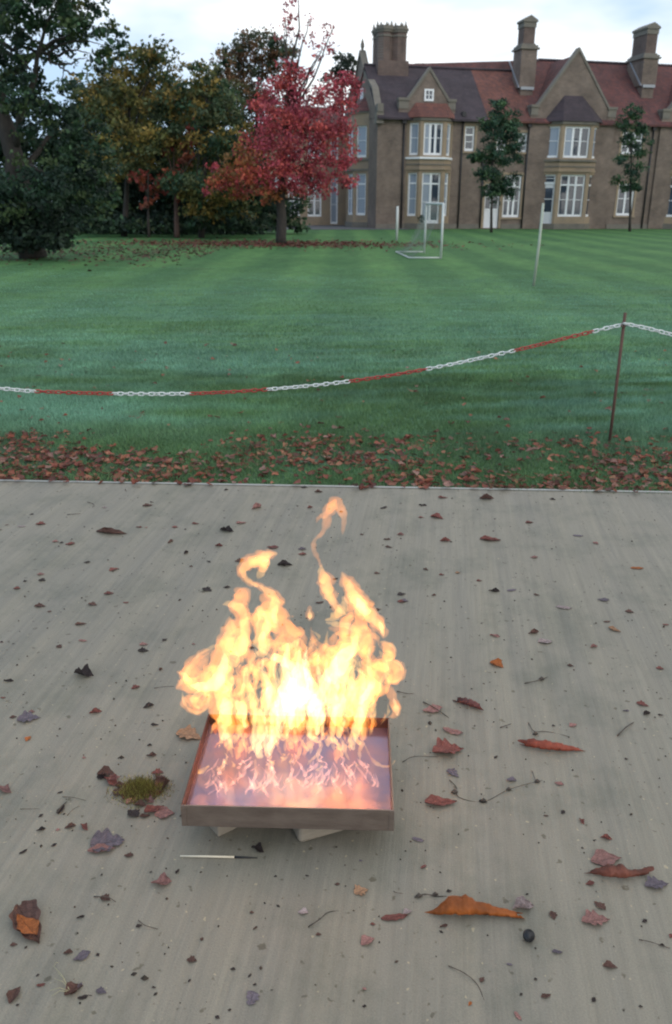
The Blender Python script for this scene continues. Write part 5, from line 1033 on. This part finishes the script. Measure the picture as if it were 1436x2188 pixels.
# moss clump with leaves stuck in it
MOSS = (.22, .2, .05)
r = np.random.default_rng(3); mc = G(300, 1690); n = 3600
ang = r.uniform(0, 6.28, n); rd = np.abs(r.normal(0, .5, n)); rd = np.minimum(rd, 1.2); P = np.stack([mc.x+np.cos(ang)*rd*.075, mc.y+np.sin(ang)*rd*.06, np.zeros(n)], 1)
hz = .03*np.exp(-rd**2*1.6)*r.uniform(.2, 1, n); dx = r.normal(0, .006, (n, 2)); w_ = .0009
v = np.stack([P+np.array([-w_, 0, 0])+np.stack([0*hz, 0*hz, hz*.3], 1), P+np.array([w_, 0, 0])+np.stack([0*hz, 0*hz, hz*.3], 1), P+np.stack([dx[:, 0], dx[:, 1], hz+.004], 1)], 1)
cM = np.array(MOSS)*r.uniform(.4, 1.7, (n, 1)); br2 = r.random(n) < .3; cM[br2] = np.array([.1, .055, .03])
moss = tag(empty('moss_clump', mc), 'clump of green moss and brown leaf scraps left of the tray', 'moss')
me = fastmesh('moss', (v-np.array(mc)).reshape(-1, 3), 3, np.repeat(cM, 3, axis=0)); tag(link('moss', me, BLADE, moss), kind='stuff')
for x, y, l, a, c, k, li in ((228, 1655, 42, 0, 'b', 'cup', 1.2), (238, 1672, 40, -30, 'r', 'twist', 1.), (262, 1680, 36, 10, 'b', 'cup', 1.4), (283, 1712, 34, 30, 'p', 'cup', 1.3), (328, 1698, 44, 14, 'r', 'roll', 1.2), (350, 1680, 38, 70, 'b', 'twist', 1.4), (330, 1732, 44, 20, 'r', 'cup', 1.4), (352, 1740, 44, 4, 'p', 'flat', 1.), (285, 1740, 30, -40, 'd', 'oak', 1.), (255, 1695, 34, -20, 'b', 'oak', 1.), (300, 1722, 30, 0, 'b', 'twist', 1.5), (245, 1664, 30, 20, 'p', 'oak', 1.2), (270, 1700, 26, 60, 'b', 'cup', 1.4), (318, 1712, 28, -20, 'p', 'twist', 1.3), (342, 1664, 26, 30, 'b', 'oak', 1.2), (310, 1745, 26, 10, 'b', 'cup', 1.2), (218, 1662, 26, -10, 'd', 'oak', 1.), (290, 1675, 20, 30, 'r', 'cup', 1.4)):
    o = leaf(x, y, l, a, c, k, 'x', 1.2, lift=li)
    for kk in ('label', 'category'): del o[kk]
    o.name = 'leaf'; o.parent = moss; o.location = Vector(o.location)-mc
s = MB()                                          # dry straw by the dark leaf at the bottom left
for a_, b_ in (((440, 1545), (345, 1400)), ((445, 1550), (370, 1440)), ((440, 1555), (320, 1555)), ((445, 1548), (350, 1480)), ((430, 1560), (330, 1590)), ((345, 1400), (375, 1380))):
    p, q = G(*C_(a_)[0]), G(*C_(b_)[0]); s.tube([p+Vector((0, 0, .004)), p.lerp(q, .5)+Vector((.002, 0, .012)), q+Vector((0, 0, .004))], [.0007, .0006, .0004], 5, up=(0, 0, 1))
tag(s.build('straw', mat('pale_straw', (.36, .33, .2), .7)), 'few pale dry grass stems beside the dark leaf at the bottom left', 'straw')
# grit and crumbs too many to count
r = np.random.default_rng(9); n = 1000; Y = 1.1+r.random(n)**.8*3.3; X = (r.random(n)*2-1)*Y*.5
sz = np.abs(r.normal(.0016, .0012, n))+.0007; big = r.random(n) < .05; sz[big] *= 2.0
ang = r.uniform(0, 6.28, n); st_ = r.uniform(.4, 1.5, n); a = np.stack([np.cos(ang), np.sin(ang), 0*ang], 1)*(sz*st_)[:, None]; b = np.stack([-np.sin(ang), np.cos(ang), 0*ang], 1)*(sz*.8)[:, None]
P = np.stack([X, Y, np.full(n, .0012)], 1); T_ = P+np.stack([0*sz, 0*sz, sz*.9], 1)
v = np.stack([P-a, P-b, T_, P+a, P+b, T_, P-b, P+a, T_, P+b, P-a, T_], 1)
c = np.array([(.045, .035, .03), (.06, .045, .035), (.09, .06, .045), (.16, .14, .12)])[r.choice(4, n, p=[.45, .3, .17, .08])]
tag(link('grit', fastmesh('grit', v.reshape(-1, 3), 3, np.repeat(c, 12, axis=0)), LEAFA), 'dark crumbs of leaf and grit scattered over the concrete', 'grit', None, 'stuff')

# ------------------------------------------------------------ leaf drift along the slab's edge
r = random.Random(17); k = 0
def pn(x, y): return float(pnoise(np.array([x]), np.array([y]), 3.6, 11)[0])
big_v, big_c = [], []; ind = 0
LC = [(.27, .09, .06), (.22, .07, .05), (.32, .13, .08), (.16, .06, .045), (.3, .17, .14), (.12, .05, .04), (.36, .16, .1)]
srcs = {m_.name: (np.array([v_.co[:] for v_ in m_.vertices]), [tuple(p_.vertices) for p_ in m_.polygons]) for kk in ('cup', 'oak', 'twist') for m_ in KIN[kk]}
snames = list(srcs)
cands = []
while len(cands) < 2700:
    a = r.uniform(-.2, 1.2); d = abs(r.gauss(0, .75)) if r.random() < .8 else r.uniform(0, 5)
    p = EL.lerp(ER, a)+EN*(d+.01); p.x *= 1+d*.12; n_ = pn(p.x, p.y)
    if r.random() > max(.03 if d < 1.6 else .25, min(1, (n_-.12)*2.2))*(1 if d < 1.1 else .25): continue
    cands.append((d, p))
cands.sort(key=lambda t: t[0])
for i in range(46):                       # some have blown over the lip onto the concrete
    a = r.uniform(0, 1); d = -abs(r.gauss(0, .035)); cands.insert(0, (d, EL.lerp(ER, a)+EN*d))
bv_, bf_, bc_ = [], [], []
for i, (d, p) in enumerate(cands):
    nm = r.choice(snames); L_ = r.uniform(.026, .058); c = r.choice(LC); f = r.uniform(.6, 1.25); a = r.uniform(0, 6.28)
    M = Matrix.Translation((p.x, p.y, (GZ if d > 0 else -.004)+.006+r.uniform(0, .022))) @ Matrix.Rotation(a, 4, 'Z') @ Matrix.Rotation(r.uniform(-.4, .4), 4, 'X') @ Matrix.Rotation(r.uniform(-.4, .4), 4, 'Y') @ Matrix.Diagonal((L_, L_*1.2, L_, 1))
    px_ok = abs(p.x) < 1.85 and d < .12
    if px_ok and ind < 130:
        o = bpy.data.objects.new('leaf', bpy.data.meshes[nm]); C.objects.link(o); o.matrix_world = M; o.color = (c[0]*f, c[1]*f, c[2]*f, 1); ind += 1
        tag(o, 'brown leaf in the drift along the far edge of the concrete', 'leaf', 'leaves drifted along the concrete edge')
    else:
        V_, F_ = srcs[nm]; mm = np.array(M); w_ = V_@mm[:3, :3].T+mm[:3, 3]
        off = len(bv_); bv_ += w_.tolist(); bf_ += [tuple(q+off for q in f_) for f_ in F_]; bc_ += [(c[0]*f, c[1]*f, c[2]*f, 1)]*len(V_)
me = bpy.data.meshes.new('leaf_litter'); me.from_pydata(bv_, [], bf_); at = me.color_attributes.new('Col', 'FLOAT_COLOR', 'POINT'); at.data.foreach_set('color', np.array(bc_, np.float32).ravel())
tag(link('leaf_litter', me, LEAFA, None, True), 'band of brown autumn leaves in the grass beyond the concrete', 'leaf litter', None, 'stuff')
